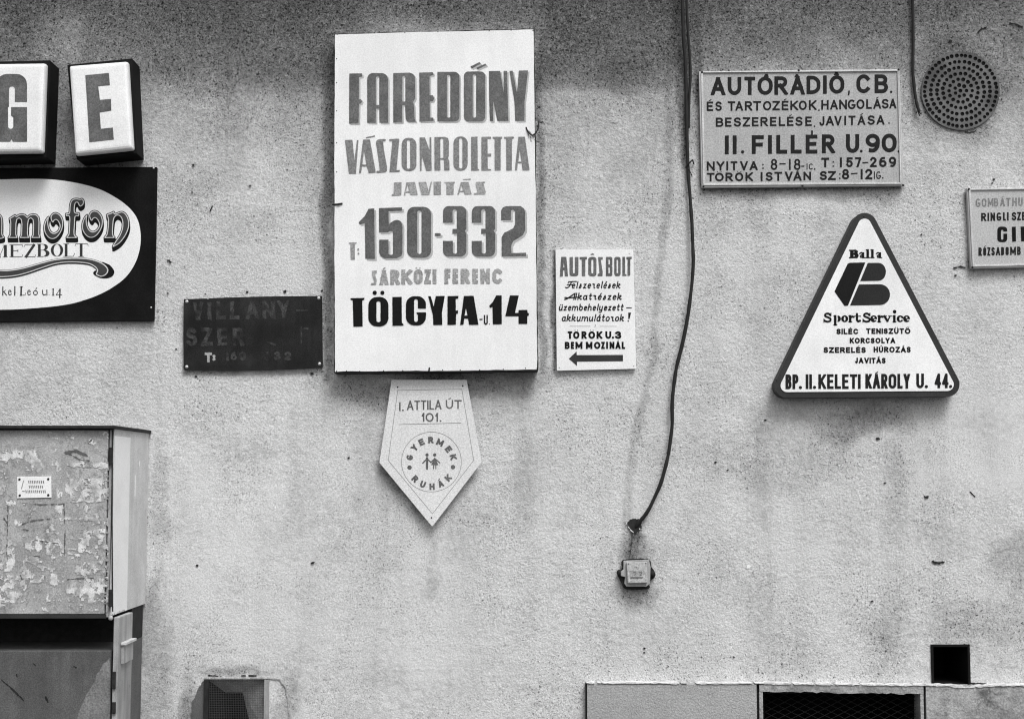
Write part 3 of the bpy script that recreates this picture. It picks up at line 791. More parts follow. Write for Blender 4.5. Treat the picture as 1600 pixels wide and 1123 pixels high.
# plinth: three rendered slabs round the cellar opening, top edge painted pale as if skylit
def zline(px, py, d): return W(px, py, d)
PD = .036
def prism(px0, px1, yt0, yt1, name, m, zb=None, d=PD, seg=24, jag=0.0, seed=0):
    top = [(px0 + (px1 - px0) * i / seg, yt0 + (yt1 - yt0) * i / seg + jag * vnoise(np.array(i * 3.1), np.array(seed * 7.7), 1.7, seed)) for i in range(seg + 1)]
    f = [W(a_, b_, d) for a_, b_ in top]; b = MB(); zb = 0.0 if zb is None else zb
    V = []; n = len(f)
    for p in f: V += [(p.x, -d, p.z), (p.x, .0, p.z + .002), (p.x, -d, zb)]
    Fc = []
    for i in range(n - 1):
        q = i * 3; Fc += [(q, q + 2, q + 5, q + 3), (q, q + 3, q + 4, q + 1)]
    Fc += [(0, 1, 2), ((n - 1) * 3, (n - 1) * 3 + 2, (n - 1) * 3 + 1)]
    b.add(V, Fc); return b.build(name, m, wall)
prism(917.5, 1182, 1068.5, 1068.8, 'plinth_slab', M['plinth'])
x_end = 2600
hc = HOLES['cellar']
def lintel():
    b = MB(); seg = 40; V = []; Fc = []
    for i in range(seg + 1):
        px = 1186.5 + (1443 - 1186.5) * i / seg
        t = W(px, 1069 + .8 * i / seg, PD); jg = 1.6 * float(vnoise(np.array(i * 2.3), np.array(3.3), 1.5, 9)); u = W(px, 1079.8 + 4.2 * max(0, min(1, (px - 1192) / 246)) + jg, PD)
        V += [(t.x, -PD, t.z), (t.x, 0, t.z + .002), (u.x, -PD, u.z), (u.x, .02, u.z)]
    for i in range(seg):
        q = i * 4; Fc += [(q, q + 2, q + 6, q + 4), (q, q + 4, q + 5, q + 1), (q + 2, q + 3, q + 7, q + 6)]
    b.add(V, Fc); b.build('plinth_lintel', M['plinth_rough'], wall)
lintel()
a_, c_ = W(1186.5, 1090, PD), W(1192, 1090, PD)
MB().box((a_.x, -PD, 0), (c_.x, .05, W(1190, 1081, PD).z)).build('plinth_jamb', M['plinth_rough'], wall)
a_, c_ = W(1438, 1090, PD), W(1443, 1090, PD)
MB().box((a_.x, -PD, 0), (c_.x, .05, W(1440, 1084.2, PD).z)).build('plinth_jamb', M['plinth_rough'], wall)
prism(1446.5, 2700, 1071.5, 1072.5, 'plinth_slab', M['plinth_rough'], seg=200, jag=1.6, seed=4)
for pa, pb in ((1182, 1186.5), (1443, 1446.5)):
    MB().box((W(pa, 1100, PD).x, -PD + .012, 0), (W(pb, 1100, PD).x, 0, W(pa, 1071, PD).z)).build('plinth_joint', M['rust'], wall)
MB().box((W(915.3, 1100, PD).x, -PD + .01, 0), (W(917.4, 1100, PD).x, 0, W(917, 1068, PD).z)).build('plinth_joint', M['rust'], wall)
b = MB()
ld = Ink(910, 1060, 1620, 1080, .5)
ld.stroke([(917, 1066.7), (1000, 1066.4), (1120, 1067.2), (1182, 1066.8), (1260, 1068.2), (1380, 1069.6), (1446, 1069.8)], 1.7, False)
ld.stroke([(1446, 1069.4), (1480, 1070.6), (1510, 1073.2), (1530, 1072), (1560, 1070.2), (1700, 1070)], 2.2, False).rough(.9, 7, 3)
ink_obj('skylit_ledge', ld, PD + .004, M['ledge'], wall, thick=PD + .003)  # pale colour paints the skylight caught along the plinth's top edge
dk = Ink(1500, 1060, 1580, 1078, .5); dk.stroke([(1516, 1067.5), (1535, 1068), (1545, 1069)], 3, True).rough(.8, 4, 5)
ink_obj('mortar_crack', dk, .0045, M['rust'], wall, thick=.003)
# expanded lattice behind the cellar opening
lat = thing('cellar_lattice', 'dark diamond wire lattice inside the low cellar opening', 'grille', ((hc[0] + hc[2]) / 2, .03, hc[1]))
b = MB(); step = .052
def bar(x0_, z0_, x1_, z1_):
    b.tube([(x0_, .03, z0_), (x1_, .032, z1_)], .0014, 4)
z0l = hc[1]; k = hc[0] - .6
while k < hc[2]:
    for sgn in (1, -1):
        xa, xb = (k, k + .6) if sgn > 0 else (k + .6, k)
        # clip to the opening
        p0 = np.array([xa, z0l]); p1 = np.array([xb, z0l + .3]); e = p1 - p0
        t0, t1 = 0.0, 1.0
        for lo, hi, i in ((hc[0], hc[2], 0), (hc[1], hc[3] - .004, 1)):
            ta, tb = sorted(((lo - p0[i]) / e[i], (hi - p0[i]) / e[i])); t0, t1 = max(t0, ta), min(t1, tb)
        if t1 > t0 + .02: q0, q1 = p0 + e * t0, p0 + e * t1; bar(q0[0], q0[1], q1[0], q1[1])
    k += step
o = b.build('lattice_wire', M['mesh_dark'], lat); o['kind'] = 'stuff'

# chips and old plug holes in the plaster
CH = [(545, 715, 1.6), (488, 879, 2.6), (308, 883, 2.0), (263, 407, 2.0), (266, 409, 1.5), (445, 455, 2.4), (386, 456, 1.6), (503, 454, 1.6),
      (321, 459, 1.0), (306, 588, 1.7), (487.5, 583.5, 2.2), (1118, 722, 2.0), (1137, 734, 1.7), (1448, 776, 2.8), (1363, 939, 1.8),
      (1007, 1012, 2.0), (1007, 1019, 1.3), (1147, 1026, 1.4), (1372, 685, 2.4), (1196, 656, 1.6), (1078, 258, 0), (1462, 878, 0),
      (1485, 64, 2.6), (1547, 107, 1.8), (868, 118, 2.0), (328, 42, 2.0), (302, 258, 1.6), (391, 290, 1.4), (300, 300, 1.2), (1553, 280, 1.6), (1551, 286, 1.4),
      (1493, 430, 1.5), (1383, 754, 1.7), (1507, 1006, 1.0), (275, 545, 1.2), (262, 458, 1.2), (1440, 366, 1.2), (1446, 380, 1.0)]
for i, (x, y, r) in enumerate(CH):
    if r <= 0: continue
    k = Ink(x - 8, y - 8, x + 8, y + 8, .35); k.poly([(x + r * q[0] * 1.15, y + r * q[1]) for q in arc(0, 0, 1, .8, 0, 330, 8)]).rough(.55 * r * .6, 2.2, i)
    o = ink_obj('plaster_chip', k, .0042, M['rust'], wall, thick=.003, amin=.05)
for i, (P, w) in enumerate((([(1458, 877), (1466, 879), (1476, 877)], 3.2), ([(1491, 419), (1500, 416), (1508, 418)], 1.8), ([(1527, 52), (1533, 46), (1541, 43)], 1.6),
                            ([(1508, 206), (1516, 207), (1524, 205)], 1.3), ([(1578, 36), (1588, 38), (1598, 42)], 1.2), ([(332, 322), (328, 330)], 1.2),
                            ([(1516, 768), (1524, 776)], 1.3))):
    k = Ink(min(p[0] for p in P) - 6, min(p[1] for p in P) - 6, max(p[0] for p in P) + 6, max(p[1] for p in P) + 6, .35)
    k.stroke(P, w).rough(w * .42, 2.5, i + 40); ink_obj('plaster_crack', k, .0042, M['rust'], wall, thick=.003, amin=.05)
for i, (x, y, r) in enumerate(((1064, 696, 1.2), (1213, 915, 1.2), (1170, 885, 3.4), (1412, 754, 1.0), (1310, 1001, 1.0))):
    k = Ink(x - 9, y - 9, x + 9, y + 9, .35); k.poly(circ(x, y, r)).rough(r * .5, 2, i + 70); ink_obj('lime_spot', k, .0042, M['cabinet_strip'], wall, thick=.003, amin=.05)

# ------------------------------------------------------------------ screws, nails
def heads(parent, pts, d, r, m, name='screw', h=None):
    for x, y in pts:
        MB().dome(W(x, y, d), r, h or r * .6).build(name, M[m], parent, smooth=True)

# ------------------------------------------------------------------ big roller-shutter board
D1 = .085
bd = thing('shutter_board', 'tallest white wooden board, painted with large shaded FAREDŐNY and 150-332 lettering', 'sign', W(681, 579, 0))
ob = Ink(515, 38, 848, 590, .5)
out = [(524, 55), (600, 52.2), (680, 50.2), (760, 48.6), (833, 46.8), (834.6, 150), (836.4, 300), (838, 450), (838.8, 577), (740, 578), (640, 579), (524, 580), (523.2, 420), (523, 240)]
ob.poly(out, .4).rough(.45, 26, 2)
ink_obj('painted_sheet', ob, D1, M['board'], bd, thick=.004)
ob2 = Ink(515, 38, 848, 592, .5); ob2.poly([(523.6, 54.6), (833.6, 46.4), (839.4, 578.2), (523.2, 581.4)], 1.5); ob2.rough(.6, 12, 6); ink_obj('timber_case', ob2, D1 - .0045, M['rust'], bd, thick=D1 - .009)
z1, z2 = Z(530, 90, 10), Z(680, 90, 8.6375); z3, z4 = Z(530, 200, 10), Z(680, 200, 10)
z5, z6 = Z(540, 315, 10.667), Z(680, 315, 10.667); z7, z8 = Z(540, 410, 10.667), Z(680, 410, 10.667)
def L_(ink, T, *sh):
    ink.letter([(q[0], T(q[1])) + tuple(q[2:]) for q in sh])
k = Ink(538, 95, 834, 200, .34)
L_(k, z1, ('+', [(158, 252), (355, 250), (362, 300), (308, 306), (308, 655), (338, 650), (358, 685), (340, 722), (310, 725), (304, 1030), (155, 1030)]))
L_(k, z1, ('+', rc(438, 245, 765, 1020, 90, 105, 0, 0)), ('-', rc(572, 295, 626, 745, 26, 20, 4, 4)), ('-', [(576, 800), (626, 800), (630, 1060), (572, 1060)]))
L_(k, z1, ('+', [(845, 245), (1100, 238), (1160, 262), (1185, 310), (1187, 640), (1156, 700), (1172, 760), (1178, 960), (1200, 1005), (1065, 1000), (1040, 960), (1030, 745), (985, 745), (985, 1012), (845, 1015)]), ('-', rc(987, 295, 1034, 690, 20, 20, 4, 4)))
L_(k, z1, ('+', [(1252, 238), (1460, 232), (1475, 270), (1412, 292), (1412, 590), (1465, 590), (1482, 640), (1468, 680), (1415, 690), (1418, 940), (1470, 940), (1478, 992), (1255, 1000)]))
L_(k, z2, ('+', rc(30, 195, 328, 862, 0, 70, 60, 0)), ('-', rc(158, 235, 204, 812, 20)))
L_(k, z2, ('+', rc(388, 190, 675, 862, 60)), ('-', rc(506, 230, 552, 812, 20)))
L_(k, z2, ('+', [(475, 122), (598, 62), (615, 84), (498, 146)])); L_(k, z2, ('+', [(556, 140), (675, 84), (692, 104), (572, 160)]))
L_(k, z2, ('+', [(725, 185), (876, 182), (924, 470), (924, 182), (970, 182), (978, 470), (988, 855), (840, 855), (783, 590), (782, 858), (738, 858), (728, 540)]))
L_(k, z2, ('+', [(1003, 182), (1046, 180), (1103, 475), (1130, 178), (1252, 175), (1228, 420), (1205, 600), (1205, 855), (1080, 855), (1070, 600)]))
k.rough(.16, 3.5, 8)
ink_obj('headline_shade', k.shifted(2.3, 2.3, .1), D1 + .0008, M['shade_pale'], bd)
ink_obj('headline', k, D1 + .0016, M['letter_dark'], bd)
k = Ink(536, 205, 832, 275, .34)
L_(k, z3, ('+', [(90, 190), (208, 185), (238, 510), (278, 190), (302, 190), (262, 712), (152, 715)]))
L_(k, z3, ('+', [(372, 182), (480, 180), (572, 695), (462, 705), (432, 600), (358, 600), (340, 705), (308, 708)]), ('-', [(388, 355), (425, 572), (362, 572)]), ('s', z3([(426, 152), (550, 128)]) and [(426, 152), (550, 128)], 1.7, False))
L_(k, z3, ('+', spline([(575, 215), (620, 180), (722, 175), (718, 208), (688, 215), (705, 370), (748, 620), (735, 680), (680, 695), (590, 698), (588, 672), (630, 665), (628, 600), (590, 330)], 3, True)))
L_(k, z3, ('+', [(782, 175), (940, 168), (895, 660), (948, 655), (945, 685), (785, 690), (830, 205), (785, 208)]))
L_(k, z3, ('+', rc(975, 155, 1207, 672, 105)), ('-', rc(1058, 190, 1108, 640, 25)))
L_(k, z3, ('+', [(1255, 150), (1340, 150), (1412, 350), (1412, 148), (1438, 148), (1445, 665), (1360, 668), (1290, 430), (1288, 665), (1262, 668)]))
L_(k, z4, ('+', [(-13, 145), (150, 140), (200, 160), (215, 215), (213, 440), (200, 472), (220, 520), (225, 662), (140, 662), (135, 495), (80, 490), (82, 662), (-10, 665)]), ('-', rc(80, 165, 128, 470, 20, 20, 3, 3)))
L_(k, z4, ('+', rc(285, 135, 508, 665, 102)), ('-', rc(375, 160, 425, 635, 24)))
L_(k, z4, ('+', [(562, 140), (662, 138), (665, 640), (685, 645), (685, 663), (562, 665)]))
L_(k, z4, ('+', [(722, 138), (872, 138), (872, 168), (818, 172), (820, 405), (878, 400), (872, 445), (820, 445), (822, 640), (875, 645), (870, 662), (722, 665)]))
L_(k, z4, ('+', [(895, 140), (1048, 138), (1045, 168), (1025, 175), (1022, 662), (930, 662), (928, 170), (900, 165)]))
L_(k, z4, ('+', [(1075, 140), (1235, 138), (1228, 165), (1200, 175), (1198, 662), (1112, 662), (1108, 172), (1080, 165)]))
L_(k, z4, ('+', [(1300, 140), (1402, 138), (1475, 660), (1365, 662), (1352, 550), (1290, 550), (1282, 660), (1245, 662)]), ('-', [(1322, 350), (1345, 528), (1300, 530)]))
ink_obj('second_line', k.rough(.14, 3, 9), D1 + .0016, M['letter_mid'], bd)
k = Ink(608, 276, 765, 310, .34)
L_(k, z3, ('+', [(855, 852), (975, 848), (972, 1045), (950, 1055), (820, 1058), (820, 1035), (850, 1030)]))
L_(k, z3, ('+', [(1050, 850), (1185, 845), (1228, 1045), (1118, 1048), (1100, 1010), (1035, 1010), (1035, 1052), (1010, 1055)]), ('-', [(1068, 890), (1092, 985), (1045, 990)]))
L_(k, z3, ('+', [(1238, 845), (1360, 842), (1395, 985), (1430, 842), (1450, 842), (1410, 1045), (1285, 1048)]))
L_(k, z3, ('+', [(1475, 842), (1590, 840), (1590, 1042), (1475, 1045)]))
L_(k, z4, ('+', [(140, 845), (310, 842), (308, 860), (290, 870), (288, 1040), (175, 1040), (172, 865), (150, 862)]))
L_(k, z4, ('+', [(400, 845), (520, 842), (570, 1035), (460, 1038), (445, 1000), (385, 1000), (368, 1040), (345, 1040)]), ('-', [(408, 890), (435, 980), (390, 982)]), ('s', [(438, 806), (552, 800)], 1.2, False))
L_(k, z4, ('+', [(635, 845), (785, 840), (780, 855), (750, 862), (792, 1000), (780, 1035), (605, 1038), (605, 1018), (665, 1012), (630, 890)]))
k2 = Ink(540, 376, 570, 410, .34)
L_(k2, z5, ('+', [(50, 680), (188, 678), (180, 700), (155, 708), (155, 965), (85, 965), (80, 708), (55, 700)])); L_(k2, z5, ('+', circ(212, 797, 17))); L_(k2, z5, ('+', circ(215, 865, 17)))
ink_obj('third_line', k.rough(.14, 3, 10), D1 + .0016, M['letter_pale'], bd); ink_obj('telephone_prefix', k2.rough(.14, 3, 10), D1 + .0016, M['letter_pale'], bd)
k = Ink(555, 316, 832, 412, .34)
L_(k, z5, ('+', [(380, 120), (478, 115), (488, 955), (330, 950), (320, 360), (238, 378), (218, 348), (320, 240)]))
L_(k, z5, ('+', spline([(718, 380), (800, 322), (870, 308), (925, 340), (948, 420)], 4) + [(948, 850), (930, 905), (850, 945), (650, 945), (585, 910), (560, 850), (558, 515), (555, 108), (940, 98), (940, 150), (715, 160)]),
   ('-', rc(715, 490, 790, 885, 22)), ('-', [(530, 515), (755, 512), (755, 635), (530, 635)]))
L_(k, z5, ('+', rc(1025, 88, 1425, 935, 120)), ('-', rc(1195, 150, 1266, 872, 34)))
L_(k, z5, ('+', rc(1487, 527, 1585, 574, 14)))
for sx in (0, 480):
    f = lambda P, sx=sx: [(x + sx, y) for x, y in P]
    L_(k, z6, ('+', f(rc(130, 75, 520, 915, 95))), ('-', f([(560, 410), (492, 490), (560, 575)])), ('-', f(rc(290, 132, 360, 455, 32, 32, 4, 4))), ('-', f(rc(295, 535, 365, 868, 4, 4, 32, 32))),
       ('-', f([(100, 352), (294, 352), (294, 452), (288, 456), (288, 534), (297, 538), (297, 655), (100, 655)])))
L_(k, z6, ('+', [(1100, 310), (1098, 150), (1130, 98), (1190, 75), (1420, 75), (1480, 115), (1497, 170), (1500, 480), (1460, 560), (1300, 660), (1270, 720), (1270, 858), (1515, 852), (1515, 910), (1108, 915), (1108, 590), (1150, 520), (1300, 445), (1332, 380), (1332, 165), (1300, 135), (1264, 150), (1262, 310)]))
k.rough(.16, 3.5, 11)
ink_obj('number_shade', k.shifted(2.8, 2.8, .1), D1 + .0008, M['shade_pale'], bd); ink_obj('telephone_number', k, D1 + .0016, M['letter_num'], bd)
k = Ink(575, 408, 790, 450, .34)
L_(k, z7, ('+', [(440, 140), (520, 135), (518, 180), (488, 195), (522, 310), (510, 365), (460, 378), (420, 372), (425, 345), (478, 335), (440, 200)]))
row(k, z7, [('Á', 568, 712), ('R', 745, 900), ('K', 930, 1105), ('Ö', 1135, 1285), ('Z', 1315, 1420), ('I', 1452, 1510)], 126, 374, 5.4, 112, 354, wacc=1.8)
row(k, z8, [('F', 155, 255), ('E', 290, 385), ('R', 425, 575), ('E', 620, 715), ('N', 755, 910), ('C', 955, 1122)], 106, 354, 5.2)
ink_obj('name_line', k.rough(.3, 2.6, 12), D1 + .0016, M['letter_pale'], bd)
k = Ink(543, 448, 832, 515, .34)
L_(k, z7, ('+', [(80, 595), (315, 590), (312, 620), (278, 634), (285, 1065), (130, 1070), (118, 630), (85, 622)]))
L_(k, z7, ('+', rc(378, 575, 715, 1065, 140)), ('-', rc(515, 645, 582, 995, 33)), ('+', circ(485, 505, 35)), ('+', circ(613, 505, 34)))
L_(k, z7, ('+', [(778, 575), (935, 572), (938, 1005), (968, 1030), (965, 1052), (782, 1055)]))
L_(k, z7, ('+', rc(1005, 562, 1340, 1048, 140)), ('-', rc(1142, 612, 1205, 990, 30)), ('-', [(1180, 768), (1370, 768), (1370, 830), (1180, 832)]), ('+', [(1180, 832), (1230, 832), (1230, 870), (1190, 868)]))
L_(k, z7, ('+', [(1375, 562), (1420, 560), (1468, 735), (1503, 560), (1653, 558), (1605, 850), (1612, 1040), (1462, 1042), (1455, 880)]))
L_(k, z8, ('+', [(205, 560), (388, 558), (385, 602), (342, 608), (345, 800), (380, 798), (380, 850), (350, 855), (345, 1038), (205, 1040)]))
L_(k, z8, ('+', [(478, 558), (640, 555), (722, 1035), (565, 1038), (548, 935), (485, 935), (470, 1038), (415, 1040)]), ('-', [(512, 765), (540, 885), (490, 885)]))
L_(k, z8, ('+', [(740, 938), (790, 938), (790, 958), (740, 958)]), ('s', [(822, 885), (822, 1010), (845, 1028), (866, 1010), (866, 885)], 2.1, False), ('+', circ(905, 1025, 7)))
L_(k, z8, ('+', [(1015, 550), (1108, 548), (1110, 1028), (960, 1030), (955, 740), (915, 758), (898, 725), (962, 655)]))
L_(k, z8, ('+', [(1245, 550), (1395, 548), (1330, 840), (1388, 840), (1390, 792), (1535, 790), (1540, 838), (1562, 850), (1560, 888), (1535, 895), (1535, 1022), (1390, 1025), (1388, 895), (1168, 895)]))
ink_obj('address_line', k.rough(.12, 3, 13), D1 + .0016, M['ink'], bd)
za, zb = Z(510, 30, 3.873), Z(510, 300, 3.744)
nl = za([(66, 93), (290, 84), (475, 82), (675, 76), (985, 72), (1118, 68), (1250, 69), (62, 240), (62, 385), (62, 555), (62, 748), (62, 925), (1262, 210), (1264, 365), (1262, 565), (1275, 1030)]) + \
    zb([(60, 1048), (118, 1046), (195, 1048), (335, 1045), (447, 1044), (600, 1040), (680, 1040), (783, 1040), (897, 1040), (1035, 1036), (1165, 1030), (1232, 1032), (1233, 520), (1236, 815)])
heads(bd, nl, D1, .0022, 'rust', 'nail', .002)
MB().tube([W(x, y, dd) for x, y, dd in spline([(822, 199, D1 + .001), (824.5, 205, D1 + .004), (829, 210, D1 + .007), (832.5, 211.5, D1 + .007), (837, 208, D1 + .005), (841, 200, D1 - .004), (842, 190, D1 - .02)], 5)], .0026, 6).build('bent_wire', M['rust'], bd, smooth=True)
MB().tube([W(x, y, dd) for x, y, dd in [(520, 320, .03), (524, 319.5, D1 + .003), (529, 319, D1 + .005), (535, 318, D1 + .001)]], .0036, 6).build('bracket', M['rust'], bd, smooth=True)
MB().tube([W(x, y, dd) for x, y, dd in [(671, 574, D1 + .001), (670.5, 579, D1 + .004), (670, 583, D1 - .01)]], .003, 6).build('bracket', M['rust'], bd, smooth=True)
rs = Ink(812, 196, 842, 232, .35); rs.stroke([(824, 205), (832, 212), (840, 206)], 3); 
for q in ((825, 208, 216), (829, 211, 221), (834, 211, 219), (838, 208, 215)): rs.stroke([(q[0], q[1]), (q[0] + .6, q[2])], 1.1)
ink_obj('rust_stain', rs.rough(.7, 3, 3), D1 + .0006, M['letter_pale'], bd, kind='stuff')

# ------------------------------------------------------------------ pennant
D2 = .036
pn = thing('pennant_sign', 'pale pointed pennant plate with ring of lettering round two small figures, below tallest board', 'sign', W(675, 822, 0))
zp = Z(570, 580, 4.32); P0 = zp([(182, 57), (686, 57), (788, 610), (455, 1045), (100, 615)])
k = Ink(585, 585, 760, 830, .5); k.poly([(x + (675 - x) * .012, y + (700 - y) * .012) for x, y in P0], 1.2)
ink_obj('plate', k, D2, M['pennant'], pn, thick=.004)
for q in ((622, 606), (722, 604), (674, 806)): MB().tube([W(q[0], q[1], .001), W(q[0], q[1], D2 - .004)], .005, 8).build('spacer', M['rust'], pn)
k = Ink(585, 585, 760, 830, .3); k.stroke(zp([(222, 128), (655, 120), (735, 600), (457, 960), (158, 600)]), .62, True, True); k.stroke(zp(circ(450, 610, 202, 48)), .6, True, True)
k.stroke(zp([(232, 358), (650, 348)]), .7)
ink_obj('ruled_lines', k, D2 + .0006, M['letter_mid'], pn, amin=.05, tol=.04)
k = Ink(618, 615, 726, 665, .3)
row(k, zp, [('I', 232, 241), ('.', 250, 264)], 208, 268, 2.0)
a_, b_ = zp([(284, 198), (518, 262)]); word(k, 'ATTILA', a_[0], b_[0], a_[1], b_[1], 1.95, a_[1] - 1.4, b_[1] - 1.2, gap=.12)
a_, b_ = zp([(546, 193), (654, 253)]); word(k, 'ÚT', a_[0], b_[0], a_[1], b_[1], 1.95, gap=.14, wacc=1.7)
row(k, zp, [('1', 384, 402), ('O', 410, 465), ('1', 476, 494), ('.', 504, 520)], 280, 340, 1.95)
ink_obj('address', k, D2 + .0006, M['letter_dark'], pn, tol=.04)
k = Ink(620, 670, 735, 775, .3)
cx, cy = zp([(450, 612)])[0]
for c, x, y in (('G', 303, 580), ('Y', 335, 515), ('E', 383, 477), ('R', 445, 463), ('M', 508, 480), ('E', 565, 525), ('K', 597, 578), ('R', 340, 725), ('U', 392, 762), ('H', 454, 777), ('Á', 512, 758), ('K', 563, 718)):
    q = zp([(x, y)])[0]; up = y < 612; ang = math.atan2(q[1] - cy, q[0] - cx) + (PI / 2 if up else -PI / 2)
    wl = {'M': 10.5}.get(c, 8.2)
    glyph(k, c, q[0] - wl / 2, q[0] + wl / 2, q[1] - 5.2, q[1] + 5.2, 2.5, rot=(q[0], q[1], ang), wacc=1.6)
for q in ((302, 648), (595, 645)): k.poly(zp(circ(q[0], q[1], 15, 16)))
L_(k, zp, ('+', circ(420, 563, 11)), ('+', circ(472, 563, 11)), ('s', [(420, 585), (420, 655)], 3.3, False), ('s', [(392, 618), (420, 588), (447, 614)], 2.0, False),
   ('+', [(472, 578), (447, 632), (497, 632)]), ('s', [(465, 632), (465, 655)], 1.6, False), ('s', [(480, 632), (480, 655)], 1.6, False), ('s', [(447, 612), (472, 588), (506, 616)], 1.8, False))
ink_obj('emblem', k, D2 + .0006, M['letter_dark'], pn, tol=.04)
heads(pn, zp([(222, 106), (661, 98), (450, 987)]), D2, .0032, 'rust')

# ------------------------------------------------------------------ AUTÓS BOLT plate
D3 = .018
ab = thing('car_shop_plate', 'narrow white enamel plate with script lettering and a thick arrow pointing left', 'sign', W(931, 578, 0))
k = Ink(860, 382, 1002, 588, .5); k.poly([(870, 392), (987.8, 391.5), (992, 574), (872, 577)], 1.9)
ink_obj('plate', k, D3, M['enamel'], ab, thick=D3 - .005)
zd, ze = Z(865, 390, 12.308), Z(865, 465, 9.7615)
k = Ink(868, 392, 994, 436, .3)
L_(k, zd, ('+', [(145, 140), (245, 140), (278, 515), (215, 515), (208, 400), (185, 400), (178, 520), (118, 520)]), ('-', [(196, 230), (207, 345), (188, 345)]))
L_(k, zd, ('+', rc(305, 142, 478, 512, 0, 0, 50, 50)), ('-', rc(372, 100, 408, 455, 0, 0, 15, 15)))
L_(k, zd, ('+', [(498, 142), (642, 140), (640, 190), (612, 195), (610, 512), (542, 515), (540, 195), (498, 190)]))
L_(k, zd, ('+', rc(665, 140, 825, 515, 55)), ('-', rc(726, 195, 765, 455, 18)), ('s', [(722, 94), (768, 90)], 1.6, False))
L_(k, zd, ('+', [(855, 145), (948, 142), (942, 195), (908, 195), (945, 430), (940, 512), (848, 512), (848, 470), (882, 455)]))
L_(k, zd, ('+', rc(1005, 140, 1130, 512, 0, 35, 35, 0)), ('-', rc(1055, 195, 1082, 285, 8)), ('-', rc(1055, 345, 1082, 460, 8)), ('-', [(1160, 290), (1116, 318), (1160, 345)]))
L_(k, zd, ('+', rc(1165, 140, 1290, 510, 45)), ('-', rc(1212, 195, 1240, 455, 12)))
L_(k, zd, ('+', [(1322, 140), (1375, 140), (1375, 468), (1402, 472), (1402, 505), (1322, 508)]))
L_(k, zd, ('+', [(1398, 140), (1505, 138), (1500, 185), (1475, 190), (1475, 500), (1420, 505), (1422, 190), (1398, 185)]))
ink_obj('headline', k.rough(.15, 2.5, 14), D3 + .0008, M['letter_dark'], ab, tol=.04)
k = Ink(868, 432, 994, 512, .26)
sl = .2
small(k, ['F'], 884, 896, 450.8, 8.0, 1.45, sl)
small(k, ['e', 'l', 'S2', 'z', 'e', 'R', 'e', 'l', 'é', 'S2', 'e', 'k'], 893, 969, 450.8, 8.0, 1.5, sl, gap=.22)
small(k, ['A'], 883, 898, 468.8, 8.0, 1.7, sl)
small(k, ['l', 'k', 'a', 't', 'R', 'é', 'S2', 'z', 'e', 'k'], 898, 971, 468.8, 8.0, 1.6, sl, gap=.22)
small(k, ['ü', 'z', 'e', 'm', 'b', 'e', 'h', 'e', 'l', 'y', 'e', 'z', 'e', 't', 't'], 873, 973.5, 485.6, 7.8, 1.6, sl, gap=.2)
k.stroke([(979, 481), (986.5, 481)], 1.5)
small(k, ['a', 'k', 'k', 'u', 'm', 'u', 'l', 'á', 't', 'o', 'R', 'o', 'k'], 877.5, 974.5, 502.2, 8.0, 1.6, sl, gap=.2)
k.letter([('+', ze([(1138, 228), (1182, 228), (1158, 328), (1140, 328)])), ('+', ze(circ(1138, 356, 11)))])
ink_obj('script_line', k.rough(.1, 2.2, 15), D3 + .0008, M['ink2'], ab, tol=.035, amin=.12, rows=[454, 472.5, 489.5])
k = Ink(880, 504, 972, 514, .3); k.stroke(ze([(245, 434), (560, 434)]), .55); k.stroke(ze([(705, 436), (960, 436)]), .55); k.stroke(ze([(640, 415), (630, 445)]), 1.2)
ink_obj('divider', k, D3 + .0008, M['letter_pale'], ab, amin=.05)
k = Ink(880, 512, 980, 548, .26)
row(k, ze, [('T', 215, 285), ('Ö', 298, 394), ('R', 425, 504), ('Ö', 530, 634), ('K', 655, 742), ('U', 788, 880), ('.', 895, 915), ('3', 935, 1034)], 512, 628, 2.7, wacc=1.2)
row(k, ze, [('B', 170, 246), ('E', 263, 312), ('M', 333, 440), ('M', 493, 592), ('O', 616, 714), ('Z', 726, 780), ('I', 803, 828), ('N', 853, 927), ('Á', 943, 1022), ('L', 1038, 1092)], 672, 782, 2.6, wacc=1.1)
ink_obj('address', k, D3 + .0008, M['ink'], ab, tol=.035)
k = Ink(885, 545, 978, 575, .3); k.poly(ze([(232, 930), (352, 818), (354, 875), (1058, 872), (1058, 968), (355, 975), (358, 1040)]))
ink_obj('arrow', k, D3 + .0008, M['trim_dark'], ab)
heads(ab, Z(850, 370, 4.881)([(116, 997), (684, 985), (650, 128), (368, 128)]), D3, .0022, 'letter_mid')

# ------------------------------------------------------------------ framed car-radio sign
D4 = .024
cr = thing('car_radio_sign', 'grey framed rectangular sign crowded with six rows of black capitals, right of the long cable', 'sign', W(1252, 293, 0))
MB().slab([(1097.5, 112.5), (1402.8, 110), (1407.5, 287), (1099.6, 288)], D4, .006).build('panel', M['panel_grey'], cr)
def strip(P, d0, d1, nm, parent, m='alu', bev=.0012): return MB().slab(P, d0, d1).build(nm, M[m], parent, bev)
DF = D4 + .006
O_ = [(1092.2, 112), (1405.5, 108.6), (1412.2, 290.4), (1096.4, 293.4)]; I_ = [(1098.4, 113.8), (1402.2, 111.4), (1406.6, 285.2), (1101.2, 286.4)]
Mz = [tuple((np.array(O_[i]) * .5 + np.array(I_[i]) * .5)) for i in range(4)]
for i in range(4):
    j = (i + 1) % 4
    strip([O_[i], O_[j], Mz[j], Mz[i]], DF - .006, .004, 'frame_strip', cr)
    strip([Mz[i], Mz[j], I_[j], I_[i]], DF, .004, 'frame_bead', cr, 'cabinet_side')
ql, qr = Z(1095, 105, 6.073), Z(1250, 105, 6.073)
k = Ink(1098, 106, 1410, 292, .3)
